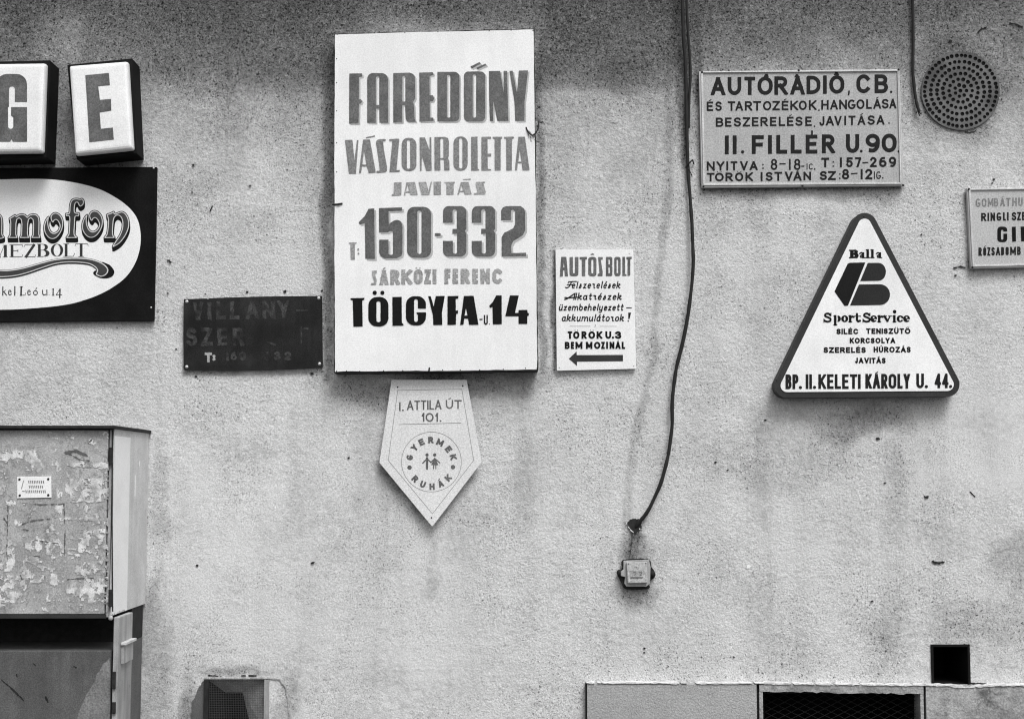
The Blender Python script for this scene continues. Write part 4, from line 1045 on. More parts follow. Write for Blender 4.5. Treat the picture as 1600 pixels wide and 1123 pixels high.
row(k, ql, [('A', 96, 232), ('U', 255, 384), ('T', 414, 516), ('O', 538, 684), ('R', 698, 824), ('A', 850, 986)], 97, 268, 5.3, 85, 262)
row(k, qr, [('D', 62, 194), ('I', 218, 255), ('O', 278, 422)], 84, 258, 5.3, 76, 252)
row(k, qr, [('C', 535, 672), ('B', 708, 836)], 70, 248, 5.4)
k.letter([('s', qr([(465, 232), (462, 262)]), 2.6, False)]); k.poly(qr(circ(865, 236, 12, 12)))
for T, x, y in ((ql, 622, 80), (ql, 912, 84), (qr, 346, 62)): k.letter([('+', T([(x - 10, y - 16), (x + 10, y - 16), (x + 26, y + 14), (x - 26, y + 14)]))])
k.poly(qr(circ(582, 798, 13, 12))); k.poly(qr(circ(938, 800, 13, 12))); k.poly(ql(circ(397, 805, 16, 12)))
row(k, ql, [('I', 230, 264), ('I', 303, 340), ('F', 484, 598), ('I', 638, 675), ('L', 716, 820), ('L', 853, 957)], 650, 828, 5.6, 642, 820)
row(k, qr, [('E', 54, 165), ('R', 208, 330), ('U', 436, 562), ('9', 622, 758), ('O', 776, 918)], 642, 822, 5.6, 630, 808)
k.letter([('s', qr([(114, 610), (114, 640)]), 2.8, False)])
ink_obj('lettering_row', k.rough(.12, 2.6, 16), D4 + .0008, M['ink2'], cr, tol=.04, rows=[170], rowtilt=-.015)
k = Ink(1098, 106, 1410, 292, .3)
row(k, ql, [('É', 56, 118), ('S', 138, 200), ('T', 256, 327), ('A', 328, 402), ('R', 418, 488), ('T', 498, 572), ('O', 590, 670), ('Z', 680, 750), ('É', 768, 832), ('K', 850, 922), ('O', 930, 1006)], 328, 418, 2.5, 318, 408, wacc=1.7)
row(k, qr, [('K', 84, 156), ('H', 202, 272), ('A', 286, 360), ('N', 372, 446), ('G', 453, 530), ('O', 536, 612), ('L', 628, 682), ('Á', 696, 770), ('S', 776, 842), ('A', 848, 914)], 316, 408, 2.5, 300, 392, wacc=1.7)
row(k, ql, [('B', 142, 214), ('E', 230, 292), ('S', 313, 382), ('Z', 398, 468), ('E', 485, 548), ('R', 566, 637), ('E', 656, 718), ('L', 740, 800), ('É', 818, 880), ('S', 898, 966)], 480, 568, 2.5, 470, 558, wacc=1.7)
row(k, qr, [('E', 50, 112), ('J', 183, 232), ('A', 244, 322), ('V', 326, 396), ('I', 418, 440), ('T', 460, 526), ('Á', 546, 620), ('S', 642, 710), ('A', 726, 802)], 470, 560, 2.5, 456, 546, wacc=1.7)
row(k, ql, [('N', 56, 132), ('Y', 150, 224), ('I', 240, 262), ('T', 283, 348), ('V', 373, 447), ('A', 463, 540)], 896, 984, 2.6, 892, 978)
row(k, ql, [('8', 663, 727), ('I', 833, 857), ('8', 883, 947)], 870, 976, 2.4)
row(k, ql, [('T', 56, 130), ('Ö', 134, 218), ('R', 234, 304), ('Ö', 324, 404), ('K', 424, 494), ('I', 566, 588), ('S', 616, 682), ('T', 698, 772), ('V', 798, 872), ('Á', 878, 957)], 1004, 1086, 2.6, 990, 1078, wacc=1.3, acc_dy=-.3)
row(k, qr, [('N', 33, 106)], 992, 1074, 2.6)
row(k, qr, [('T', 202, 277), ('I', 376, 400), ('5', 438, 502), ('7', 523, 582), ('2', 663, 728), ('6', 752, 822), ('9', 843, 912)], 860, 952, 2.9, 850, 948)
row(k, qr, [('S', 188, 256), ('Z', 266, 340)], 986, 1072, 2.7)
row(k, qr, [('8', 398, 467), ('I', 572, 598), ('2', 618, 687)], 966, 1066, 2.8)
for T, P in ((ql, [(752, 918), (800, 918)]), (ql, [(958, 940), (978, 940)]), (qr, [(598, 908), (642, 905)]), (qr, [(490, 1012), (540, 1008)])): k.letter([('s', T(P), 2.0, False)])
for T, x, y in ((ql, 590, 925), (ql, 590, 960), (qr, 315, 900), (qr, 315, 940), (qr, 378, 1015), (qr, 378, 1055), (qr, 845, 532), (qr, 180, 410), (qr, 138, 562), (qr, 785, 1052), (qr, 140, 968)): k.poly(T(circ(x, y, 8, 10)))
row(k, qr, [('I', 60, 74), ('C', 84, 124)], 915, 972, 1.3); row(k, qr, [('I', 698, 714), ('G', 724, 768)], 990, 1062, 1.4)
ink_obj('lettering_row', k.rough(.12, 2.2, 17), D4 + .0008, M['ink2'], cr, tol=.04, amin=.12, rows=[178, 215, 267.5], rowtilt=-.015)
heads(cr, [(1097, 113), (1404, 109), (1099, 291.5), (1411, 289.5), (1254, 290.5), (1248, 110)], DF, .0045, 'rust', 'nail')

# ------------------------------------------------------------------ triangular sports sign
D5 = .072
tr = thing('triangle_sign', 'white triangular sign with rounded dark rim and a bold two-lobed B emblem', 'sign', W(1355, 622, 0))
zt = Z(1190, 320, 3.509); core = zt([(565, 112), (1018, 984), (140, 990)])
k = Ink(1200, 325, 1510, 635, .5); k.poly(core, 19.2); ink_obj('rim', k, D5, M['trim_dark'], tr, thick=D5 - .012, bevel=0)
k = Ink(1200, 325, 1510, 635, .5); k.poly(core, 10.2); ink_obj('face', k, D5 + .003, M['lens'], tr, thick=.0028)
k = Ink(1222, 580, 1495, 612, .3)
for w_, x0, x1 in (('BP.', 131, 218), ('II.', 243, 298), ('KELETI', 311, 541), ('KÁROLY', 569, 814), ('U.', 848, 910), ('44.', 948, 1042)):
    a_, b_ = zt([(x0, 929), (x1, 1010)]); dy = -(x0 - 131) * .002
    word(k, w_, a_[0], b_[0], a_[1] + dy, b_[1] + dy, 3.7, gap=.13, wacc=1.9, acc_dy=-.8)
ink_obj('address', k, D5 + .0038, M['ink2'], tr, tol=.04)
zs = Z(1270, 375, 5.476)
k = Ink(1300, 405, 1400, 482, .35); k.poly(zs([(300, 204), (318, 196), (448, 193), (300, 560), (272, 562), (187, 440)]), .3); ink_obj('emblem_stem', k, D5 + .0038, M['logo2'], tr)
k = Ink(1300, 405, 1400, 482, .35)
k.poly(zs([(470, 196)] + arc(562, 272, 64, 77, -90, 90, 12) + [(405, 352)])); k.poly(zs([(395, 380)] + arc(575, 467, 86, 89, -90, 90, 14) + [(318, 560)]))
ink_obj('emblem_lobes', k, D5 + .0038, M['logo'], tr)
k = Ink(1282, 385, 1430, 510, .26)
# Balla
sb = lambda *q: k.letter([(s_[0], zs(s_[1])) + tuple(s_[2:]) for s_ in q])
T_, t_ = 3.7, 1.25                                     # fat stems, thin joins and slab serifs
sb(('+', [(310, 84), (368, 83), (388, 96), (382, 112), (394, 132), (382, 155), (310, 156), (310, 147), (320, 145), (320, 94), (310, 92)]), ('-', [(349, 96), (360, 103), (349, 111)]), ('-', [(349, 124), (362, 134), (349, 145)]))
def sa(x):
    sb(('s', [(x + 5, 116), (x + 18, 108), (x + 32, 112)], 1.9, True), ('s', [(x + 34, 116), (x + 34, 144)], T_, False), ('s', [(x + 22, 128), (x + 12, 136), (x + 16, 148), (x + 28, 144)], 1.9, True), ('s', [(x + 30, 152), (x + 50, 152)], t_, False))
sa(396); sa(540)
for x in (460, 500): sb(('+', [(x - 6, 80), (x + 20, 80), (x + 20, 146), (x + 28, 148), (x + 28, 155), (x - 8, 155), (x - 8, 147), (x, 145), (x, 90), (x - 6, 88)]))
def SS(x):
    f = lambda P: [(x + (q[0]) * 1.22, q[1]) for q in P]
    sb(('s', f(spline([(48, 642), (34, 629), (14, 633), (12, 650), (30, 660), (48, 672), (46, 692), (24, 698), (6, 688)], 3)), 2.9, True), ('s', f([(52, 626), (52, 648)]), 1.3, False), ('s', f([(3, 676), (3, 702)]), 1.3, False))
SS(92); SS(426)
def stem(x, y0=652, y1=696, a=12, b_=24): sb(('s', [(x, y0), (x, y1)], T_, False), ('s', [(x - 12, y0 - 1), (x, y0 - 1)], t_, False), ('s', [(x - 12, y1 + 2), (x + 14, y1 + 2)], t_, False))
def so(x, rx=30): sb(('+', arc(x + 27, 673, rx, 29, 0, 350, 20)), ('-', arc(x + 27, 673, 8, 19, 0, 350, 14)))
stem(192, 652, 722); sb(('+', arc(212, 673, 28, 28, -90, 90, 12)), ('-', arc(208, 673, 8, 17, 0, 350, 12)))
so(246)
stem(320); sb(('s', [(330, 660), (340, 653), (350, 658)], 2.8, True))
sb(('s', [(378, 632), (378, 684), (388, 696), (404, 690)], 3.3, True), ('s', [(358, 651), (410, 651)], t_, False))
def se(x): sb(('+', arc(x + 27, 673, 29, 29, 0, 350, 20)), ('-', arc(x + 27, 662, 8, 8, 0, 350, 12)), ('-', [(x + 26, 676), (x + 66, 676), (x + 66, 686), (x + 32, 688)]))
se(494)
stem(568); sb(('s', [(578, 660), (588, 653), (598, 658)], 2.8, True))
sb(('s', [(614, 652), (638, 692)], 3.3, False), ('s', [(640, 692), (660, 654)], 1.9, False), ('s', [(600, 650), (630, 650)], t_, False), ('s', [(650, 650), (674, 650)], t_, False))
stem(698); sb(('+', circ(700, 613, 15)))
sb(('+', arc(747, 673, 29, 29, 0, 350, 20)), ('-', arc(749, 673, 9, 18, 0, 350, 12)), ('-', [(752, 664), (790, 668), (790, 684), (752, 682)]), ('s', [(768, 658), (768, 664)], 2.4, True)); se(776)
ink_obj('shop_name', k.shifted(0, 0, .1), D5 + .0038, M['ink'], tr, tol=.035, amin=.1)
k = Ink(1282, 508, 1430, 570, .26)
for w_, x0, x1, y0, y1 in (('SILÉC', 202, 390, 758, 806), ('TENISZÜTŐ', 456, 836, 755, 803), ('KORCSOLYA', 316, 706, 836, 884), ('SZERELÉS', 92, 454, 916, 965), ('HÚROZÁS', 520, 838, 912, 962), ('JAVITÁS', 362, 623, 1006, 1055)):
    a_, b_ = zs([(x0, y0), (x1, y1)]); word(k, w_, a_[0], b_[0], a_[1], b_[1], 2.0, gap=.15, wacc=1.3, acc_dy=-.3)
ink_obj('service_row', k, D5 + .0038, M['ink'], tr, tol=.035, amin=.1, rows=[525, 539.5, 554.5])
heads(tr, [(1350, 338.5), (1491.5, 585), (1213, 593)], D5, .0035, 'trim_dark')

# ------------------------------------------------------------------ framed sign cut by the right edge
D6 = .024
gs = thing('curtain_ring_sign', 'pale grey framed sign cut off by the right edge of the view', 'sign', W(1600, 418, 0))
MB().slab([(1516, 296.5), (1722, 294), (1724, 411), (1521, 416)], D6, .006).build('panel', M['grey_sign'], gs)
O_ = [(1511, 294.6), (1726, 291.6), (1728, 414.6), (1517.2, 419.6)]; I_ = [(1516.6, 297), (1720, 294.8), (1722, 409.2), (1522.4, 414.2)]
Mz = [tuple((np.array(O_[i]) * .5 + np.array(I_[i]) * .5)) for i in range(4)]
for i in range(4):
    j = (i + 1) % 4
    strip([O_[i], O_[j], Mz[j], Mz[i]], D6, .004, 'frame_strip', gs); strip([Mz[i], Mz[j], I_[j], I_[i]], D6 + .006, .004, 'frame_bead', gs, 'cabinet_side')
heads(gs, [(1514, 295.8), (1519.5, 417.5)], D6 + .004, .005, 'rust', 'nail')
zg = Z(1480, 270, 6.608)
k = Ink(1518, 300, 1640, 415, .3); row(k, zg, [(c, 293 + i * 63, 293 + i * 63 + wv) for i, (c, wv) in enumerate((('G', 52), ('O', 50), ('M', 58), ('B', 46), ('Á', 52), ('T', 46), ('H', 48), ('U', 46), ('Z', 44)))], 268, 354, 2.0, 254, 340, wacc=1.4)
ink_obj('top_row', k, D6 + .0008, M['letter_mid'], gs, tol=.04)
k = Ink(1518, 300, 1640, 415, .3)
row(k, zg, [('R', 350, 403), ('I', 417, 432), ('N', 447, 495), ('G', 510, 560), ('L', 576, 606), ('I', 618, 634), ('S', 666, 714), ('Z', 722, 762), ('E', 772, 812)], 415, 500, 2.3, 403, 490)
row(k, zg, [('R', 322, 358), ('Ó', 372, 403), ('Z', 414, 446), ('S', 456, 492), ('A', 502, 548), ('D', 556, 588), ('O', 602, 636), ('M', 650, 710), ('B', 722, 760)], 772, 858, 2.1, 762, 848, wacc=1.3)
ink_obj('lettering_row', k, D6 + .0008, M['ink2'], gs, tol=.04, rows=[365])
k = Ink(1518, 300, 1640, 415, .3)
L_(k, zg, ('+', rc(518, 556, 620, 716, 34)), ('-', rc(556, 590, 580, 690, 10)), ('-', [(576, 608), (640, 605), (640, 628), (576, 628)]))
L_(k, zg, ('+', [(668, 558), (708, 556), (711, 710), (671, 712)])); L_(k, zg, ('+', [(758, 556), (800, 554), (803, 674), (840, 674), (840, 706), (764, 708)]))
ink_obj('name_row', k, D6 + .0008, M['ink'], gs)

# ------------------------------------------------------------------ small dark faded sign
D7 = .016
vs = thing('faded_dark_sign', 'small dark faded sign with only a bright T: still readable, four pale screws', 'sign', W(395, 578, 0))
k = Ink(280, 455, 512, 588, .5)
k.poly([(287.2, 467.4), (306, 466.8), (323, 466.2), (325, 467.4), (327, 466), (360, 464.6), (420, 463), (502.8, 462.3), (503.4, 520), (503.9, 573.6), (470, 576), (420, 577.8), (363, 579), (320, 578.8), (286.9, 577.8), (286.4, 520)])
ink_obj('plate', k, D7, M['dark_sign'], vs, thick=D7 - .003)
zv = Z(270, 440, 6.4)
k = Ink(285, 465, 505, 572, .35)
row(k, zv, [('V', 200, 305), ('I', 355, 380), ('L', 435, 532), ('L', 572, 662), ('A', 725, 862), ('N', 893, 1022), ('Y', 1045, 1172)], 205, 380, 5.6, 190, 368)
row(k, zv, [('S', 133, 242), ('Z', 283, 397), ('E', 448, 548), ('R', 598, 712)], 462, 642, 5.2)
row(k, zv, [('I', 535, 555), ('6', 580, 640), ('O', 665, 728), ('4', 900, 968), ('3', 1012, 1078), ('2', 1115, 1185)], 700, 785, 3.0)
k.letter([('s', zv([(1245, 288), (1335, 288)]), 3.6, False)]); k.letter([('s', zv([(950, 605), (1025, 630)]), 2.2, False)])
k.letter([('s', zv([(1285, 455), (1285, 610)]), 3, False)]); k.letter([('s', zv([(1285, 470), (1345, 470)]), 2.5, False)])
ink_obj('ghost_lettering', k.rough(.9, 5, 18), D7 + .0008, M['ghost'], vs)
k = Ink(315, 545, 340, 570, .3); row(k, zv, [('T', 320, 392)], 708, 806, 3.4); k.poly(zv(circ(412, 745, 15))); k.poly(zv(circ(412, 775, 15)))
ink_obj('telephone_mark', k.rough(.3, 2, 4), D7 + .0008, M['panel_grey'], vs)
heads(vs, [(291.9, 471.2), (498, 465.8), (499.3, 568.3), (291.6, 573)], D7, .0068, 'screw')

# ------------------------------------------------------------------ black oval shop sign, top left
D8 = .022
gm = thing('oval_shop_sign', 'black rectangular sign with a white oval carrying outlined art lettering and a swash', 'sign', W(60, 501, 0))
MB().slab([(-262, 264), (244.8, 261), (243.2, 360), (240.2, 501), (-262, 505)], D8, .004).build('panel', M['black_panel'], gm, .0015)
zo = Z(0, 250, 4.318)
ov = spline([(0, 132), (250, 128), (400, 137), (560, 165), (700, 210), (840, 295), (920, 385), (948, 490), (943, 600), (905, 710), (830, 808), (700, 893), (560, 948), (420, 980), (200, 1002), (0, 1010), (-300, 1005), (-600, 960), (-850, 850), (-990, 700), (-1040, 560), (-1000, 420), (-880, 290), (-650, 190), (-350, 145)], 5, True)
k = Ink(-245, 275, 225, 490, .5); k.poly(zo(ov)); ink_obj('oval', k, D8 + .001, M['enamel'], gm)
A1, B1, C1 = Z(0, 300, 11.23), Z(95, 300, 11.233), Z(0, 370, 8.421)
art = Ink(-28, 300, 212, 408, .3)
art.poly(A1([(165, 465), (265, 402), (290, 428), (330, 400), (385, 387), (440, 402), (480, 440), (520, 402), (580, 387), (640, 400), (680, 445), (692, 520), (688, 740), (708, 805), (552, 805), (578, 750), (582, 560), (575, 490), (540, 458), (505, 485), (492, 560), (488, 740), (510, 805), (345, 805), (372, 750), (378, 560), (370, 490), (335, 458), (300, 485), (285, 560), (282, 740), (305, 805), (145, 805), (178, 745), (182, 560), (180, 510)]), .1)
oo = spline([(855, 432), (800, 500), (770, 620), (790, 720), (850, 800), (915, 825), (985, 805), (1050, 735), (1095, 640), (1107, 540), (1085, 450), (1030, 385), (970, 365), (920, 385), (890, 430), (892, 480), (912, 525), (935, 534), (955, 500), (985, 490), (1020, 520), (1048, 590), (1030, 660), (990, 705), (940, 720), (890, 690), (855, 610), (845, 520)], 4, True)
o1 = A1(oo); art.poly(o1)
art.poly([(128.1 + (x - 68.6) * 1.084, 329.3 + (y - 332.5) * 1.03) for x, y in o1])
art.poly(B1(spline([(90, 380), (145, 368), (155, 250), (175, 170), (215, 125), (280, 115), (340, 125), (375, 118), (405, 160), (395, 220), (350, 255), (320, 240), (295, 190), (265, 192), (248, 240), (248, 355), (320, 372), (315, 425), (257, 435), (248, 560), (240, 740), (287, 800), (190, 806), (95, 803), (135, 740), (145, 600), (148, 437), (95, 425)], 3, True)))
art.poly(B1(spline([(805, 400), (870, 375), (930, 345), (955, 383), (1060, 345), (1130, 375), (1180, 450), (1200, 560), (1180, 670), (1120, 790), (1030, 900), (910, 965), (950, 880), (1030, 760), (1075, 640), (1080, 520), (1050, 440), (1000, 412), (950, 440), (925, 520), (915, 740), (948, 800), (850, 806), (762, 803), (805, 740), (825, 600), (828, 470)], 3, True)))
art.poly(A1(spline([(-230, 560), (-150, 470), (-130, 420), (-60, 385), (0, 400), (35, 460), (40, 560), (40, 740), (72, 800), (0, 822), (-60, 800), (-75, 700), (-75, 520), (-120, 480), (-190, 620)], 3, True)))
sh_ = art.swept(.7, 6.0, 8, 1.2)
d2 = art.shifted(0, 0, 1.0); sh_.D = np.minimum(sh_.D, d2.D)
ink_obj('lettering_shadow', sh_, D8 + .0018, M['ink'], gm, tol=.05)
ink_obj('lettering_outline', art, D8 + .0026, M['art_line'], gm, tol=.045)
ink_obj('lettering_fill', art.shifted(0, 0, -1.45), D8 + .0034, M['art_fill'], gm, tol=.045)
k = Ink(-12, 378, 142, 404, .28)
def hl(P, w_=.75): k.letter([('s', C1(P), w_, False)])
def th(x0, x1, y0, y1): k.poly(C1([(x0, y0), (x1, y0), (x1, y1), (x0, y1)]))
th(52, 90, 112, 264); hl([(38, 112), (92, 110)]); hl([(38, 266), (100, 264)]); hl([(55, 118), (-8, 262)]); k.letter([('s', C1([(-70, 112), (-10, 262)]), 4, False)])
th(141, 176, 108, 262); hl([(128, 106), (292, 102), (298, 130)]); hl([(176, 184), (236, 184)]); hl([(236, 168), (236, 200)], .9); hl([(128, 264), (290, 262), (300, 236)])
k.letter([('s', C1([(445, 112), (345, 258)]), 3.9, False)]); hl([(318, 132), (330, 104), (462, 102)]); hl([(322, 264), (462, 262), (470, 236)])
th(500, 536, 98, 258); hl([(488, 98), (560, 96)]); hl([(488, 260), (570, 260)]); hl([(536, 176), (590, 174)])
L_(k, C1, ('+', arc(575, 136, 56, 42, -90, 90, 10) + arc(560, 136, 30, 36, 90, -90, 8))); L_(k, C1, ('+', arc(588, 217, 64, 44, -90, 90, 10) + arc(566, 217, 38, 38, 90, -90, 8)))
L_(k, C1, ('+', arc(750, 176, 82, 84, 0, 350, 24)), ('-', arc(750, 176, 44, 78, 0, 350, 20)))
th(853, 888, 96, 256); hl([(838, 94), (904, 93)]); hl([(838, 258), (965, 256), (982, 218)])
th(1050, 1086, 92, 258); hl([(988, 120), (998, 92), (1148, 90), (1162, 116)]); hl([(1035, 260), (1102, 260)])
ink_obj('second_line', k, D8 + .0018, M['trim_dark'], gm, tol=.035, amin=.08)
k = Ink(-6, 445, 102, 468, .26)
S_ = lambda P, w_=1.3: k.letter([('s', C1(P), w_, False)])
S_([(38, 658), (36, 766)], 1.7); S_([(40, 730), (78, 698)], .8); S_([(52, 722), (84, 766)], 1.5)
def e_(x): k.letter([('s', C1([(x + 6, 728), (x + 42, 726)]), .7, False), ('s', C1(spline([(x + 42, 726), (x + 34, 704), (x + 16, 706), (x + 8, 736), (x + 20, 764), (x + 46, 752)], 4)), 1.3, True)])
e_(104); e_(356)
S_([(196, 656), (194, 766)], 1.8); S_([(280, 660), (276, 766)], 2.4); S_([(262, 660), (296, 658)], .8); S_([(262, 767), (330, 766), (336, 740)], .8)
k.letter([('s', C1(arc(466, 736, 26, 28, 0, 340, 14)), 1.3, True, True), ('s', C1([(470, 692), (484, 672)]), 1.1, False)])
S_([(560, 702), (562, 750), (576, 766), (600, 758)], 1.5); S_([(616, 700), (618, 766)], 1.6); k.poly(C1(circ(646, 764, 5)))
S_([(700, 688), (698, 766)], 1.8); S_([(684, 768), (714, 768)], .8); S_([(684, 690), (706, 686)], .8)
S_([(790, 690), (786, 796)], 2.0); S_([(786, 690), (738, 764), (812, 762)], .9)
ink_obj('address', k, D8 + .0018, M['ink2'], gm, tol=.035, amin=.06)
sw = Ink(-12, 396, 184, 440, .3)
sw.poly(C1(spline([(-90, 440), (100, 438), (300, 408), (500, 352), (700, 300), (900, 277), (1100, 278), (1250, 305), (1370, 360), (1425, 430), (1400, 495), (1330, 524), (1262, 492), (1278, 440), (1240, 392), (1150, 352), (950, 336), (750, 352), (550, 412), (350, 480), (150, 522), (-90, 525)], 4, True)))
ss = sw.swept(.2, 1.8, 4, .55)
ss.letter([('+', C1(spline([(1330, 335), (1400, 350), (1460, 385), (1505, 460), (1470, 525), (1380, 548), (1290, 530), (1226, 485), (1250, 445), (1300, 440)], 4, True)))])
ink_obj('swash_shadow', ss, D8 + .0018, M['ink'], gm); ink_obj('swash_outline', sw, D8 + .0026, M['art_line'], gm)
inn = sw.shifted(0, 0, -1.7); inn.letter([('s', C1([(-90, 482), (150, 480), (350, 442), (550, 382), (750, 326), (950, 306), (1150, 316)]), 1.5, False)])
ink_obj('swash_fill', inn, D8 + .0034, M['art_fill'], gm)
heads(gm, [(240, 262.8), (236.2, 480.5), (-255, 270)], D8, .0040, 'screw')

# ------------------------------------------------------------------ letter light boxes
D9 = .120
def lightbox(name, label, front, lens, ink_fn, dd):
    t = thing(name, label, 'light box', W(sum(p[0] for p in front) / 4, max(p[1] for p in front), 0), 'letter light boxes above the oval sign')
    MB().slab(front, dd, .003).build('housing', M['housing'], t, .003)
    k = Ink(min(p[0] for p in lens) - 4, min(p[1] for p in lens) - 4, max(p[0] for p in lens) + 4, max(p[1] for p in lens) + 4, .5)
    c_ = np.mean(np.array(lens), 0); k.poly([tuple(np.array(p) + (c_ - np.array(p)) / np.abs(c_ - np.array(p)).max() * 4.5) for p in lens], 3.2)
    R = k.regions(.08)[0][0]; b = MB(); f0 = Warr(R, dd + .001)
    cen = np.mean(f0, 0); n = len(R); prof = [(1.0, 0.0), (1.0, .012), (.985, .022), (.955, .029), (.90, .032), (.84, .0328)]
    V = []; F = []
    hw = np.abs(f0 - cen).max(0)
    for s_, dy in prof:
        q = f0.copy(); inset = (1 - s_) * .12
        dv = cen - f0; 
        # move in by a constant distance from each side rather than scaling
        q[:, 0] = f0[:, 0] + np.sign(dv[:, 0]) * np.minimum(np.abs(dv[:, 0]), inset * np.clip(np.abs(dv[:, 0]) / hw[0] * 1.6, 0, 1))
        q[:, 2] = f0[:, 2] + np.sign(dv[:, 2]) * np.minimum(np.abs(dv[:, 2]), inset * np.clip(np.abs(dv[:, 2]) / hw[2] * 1.6, 0, 1))
        q[:, 1] -= dy; V += [tuple(v) for v in q]
    for j in range(len(prof) - 1):
        for i in range(n):
            a_, b_ = j * n + i, j * n + (i + 1) % n
            F.append((a_, b_, b_ + n, a_ + n) if ORI < 0 else (b_, a_, a_ + n, b_ + n))
    F.append(tuple((len(prof) - 1) * n + i for i in (range(n) if ORI < 0 else range(n - 1, -1, -1))))
    b.add(V, F); b.build('lens', M['lens'], t, smooth=False)
    kk = ink_fn(); ink_obj('letter', kk, dd + .001 + .0336, M['letter_dark'], t)
    return t
zE = Z(0, 60, 5.104)
def kE():
    k = Ink(125, 105, 185, 228, .35)
    k.poly(zE([(680, 295), (868, 277), (877, 375), (783, 383), (797, 492), (885, 484), (888, 578), (795, 592), (805, 722), (900, 712), (908, 808), (712, 830)])); return k.rough(.1, 4, 2)
lightbox('letter_light_box', 'tilted black light box with a white lens bearing the letter E', [(104.8, 101.5), (206.8, 91.2), (213.5, 240), (119.5, 249.5)],
         zE([(566, 226), (1030, 192), (1074, 905), (616, 948)]), kE, D9)
def kG():
    k = Ink(-12, 108, 50, 228, .35)
    L_(k, zE, ('+', rc(-30, 285, 216, 826, 85, 85, 0, 0)), ('-', rc(72, 385, 118, 560, 22, 22, 0, 0)), ('-', [(72, 508), (230, 508), (230, 549), (88, 549), (88, 620), (72, 620)]), ('-', rc(64, 548, 106, 722, 0, 18, 20, 20)),
       ('+', [(88, 549), (130, 549), (130, 640), (104, 630), (88, 618)]), ('-', [(78, 830), (92, 806), (104, 830)]))
    return k.rough(.1, 4, 3)
lightbox('letter_light_box', 'upright black light box with white lens bearing letter G, at the left edge', [(-34, 97), (78.6, 94.2), (72.6, 246.5), (-32, 249)],
         zE([(-150, 212), (383, 206), (356, 928), (-150, 934)]), kG, D9)

# ------------------------------------------------------------------ round vent
vt = thing('round_vent', 'round perforated vent with rings of black holes set in the wall at top right', 'vent', W(1501, 142, .003))
k = Ink(1436, 78, 1566, 206, .4); k.poly(circ(1501, 142, 61.2, 64)); k.rough(.35, 9, 2); hs = []
zc = Z(1400, 0, 4.68); c0 = zc([(472, 665)])[0]
for j, n in ((0, 1), (1, 7), (2, 14), (3, 22), (4, 30), (5, 38), (6, 47)):
    r = (0, 41.5, 84, 127, 170, 213, 258)[j] / 4.68
    for i in range(n):
        a = 2 * PI * i / n + j * .9 + random.uniform(-.02, .02)
        rr_ = r + random.uniform(-.35, .35)
        hs.append((c0[0] + rr_ * math.cos(a) * 1.02, c0[1] + rr_ * math.sin(a) * 1.0, random.uniform(2.7, 3.3)))
for x, y, r in hs: 
    sl_, X, Y = k.win((x - 4, y - 4, x + 4, y + 4), 1); k.D[sl_] = np.maximum(k.D[sl_], r - np.hypot(X - x, Y - y))
ink_obj('perforated_plate', k, .0088, M['vent'], vt, thick=.0030, tol=.07)
MB().slab(circ(1501, 142, 60.2, 40), .0050, .0010).build('dark_backing', M['void'], vt)

# ------------------------------------------------------------------ cables
def cable(name, label, P, r, parts=()):
    pts = spline(P, 10); rj = random.Random(3)
    pts = [(x + .55 * float(vnoise(np.array(i * 1.0), np.array(2.0), 5, 61)), y, d) for i, (x, y, d) in enumerate(pts)]
    r = [r * (1 + .13 * float(vnoise(np.array(i * 1.0), np.array(7.0), 2.2, 62))) for i in range(len(pts))]
    t = thing(name, label, 'cable', W(P[-1][0], P[-1][1], P[-1][2]))
    MB().tube([W(x, y, d) for x, y, d in pts], r, 10).build('sheath', M['rubber'], t, smooth=True); return t
lc_ = cable('hanging_cable', 'long black cable hanging in a loose curve down the wall into a ragged hole', [(1064, -60, .03), (1066, 0, .028), (1068, 60, .022), (1071.5, 110, .014), (1073, 180, .012), (1074.5, 250, .014), (1078, 310, .02), (1082, 370, .026), (1083, 410, .028), (1079, 460, .028), (1070, 520, .026), (1057, 575, .024), (1051, 620, .024), (1050, 665, .024), (1044, 710, .026), (1032, 755, .026), (1014, 795, .02), (1000, 814, .010), (991, 825, -.004), (987, 828, -.03)], .0072)
MB().tube([W(x, y, d) for x, y, d in spline([(1074, -60, .02), (1073, 0, .02), (1075, 50, .016), (1078, 90, .013), (1079, 120, .012), (1077, 150, .012), (1076, 200, .010)], 8)], .0055, 8).build('second_strand', M['rubber'], lc_, smooth=True)
MB().tube([W(x, y, d) for x, y, d in [(1072, 262, .006), (1076, 256, .030), (1082, 250, .022), (1084, 256, .006)]], .0035, 6).build('clip', M['rust'], lc_, smooth=True)
MB().tube([W(x, y, d) for x, y, d in [(1076, 264, .026), (1079, 270, .012), (1081, 274, .006)]], .0022, 6).build('clip_tail', M['rust'], lc_, smooth=True)
sc_ = cable('cut_cable', 'short black cable hanging from above beside the round vent, its end cut and frayed', [(1424, -60, .02), (1426, 0, .016), (1427, 60, .012), (1426.5, 100, .012), (1428, 130, .012), (1431, 155, .014), (1436, 175, .016)], .0062)
for dx, dy, dd in ((-5, 1, .02), (1.5, 6, .012), (4, 3, .016)):
    MB().tube([W(1434, 172, .016), W(1435 + dx * .5, 175 + dy * .5, dd), W(1436 + dx, 176 + dy, dd)], .0026, 6).build('frayed_wire', M['rubber'], sc_)

for x0_, x1_ in ((988, 984),):
    MB().tube([W(x0_, 828, .004), W((x0_ + x1_) / 2 + 1, 848, .007), W(x1_, 870, .006)], .0012, 5).build('thin_wire', M['rust'], lc_)
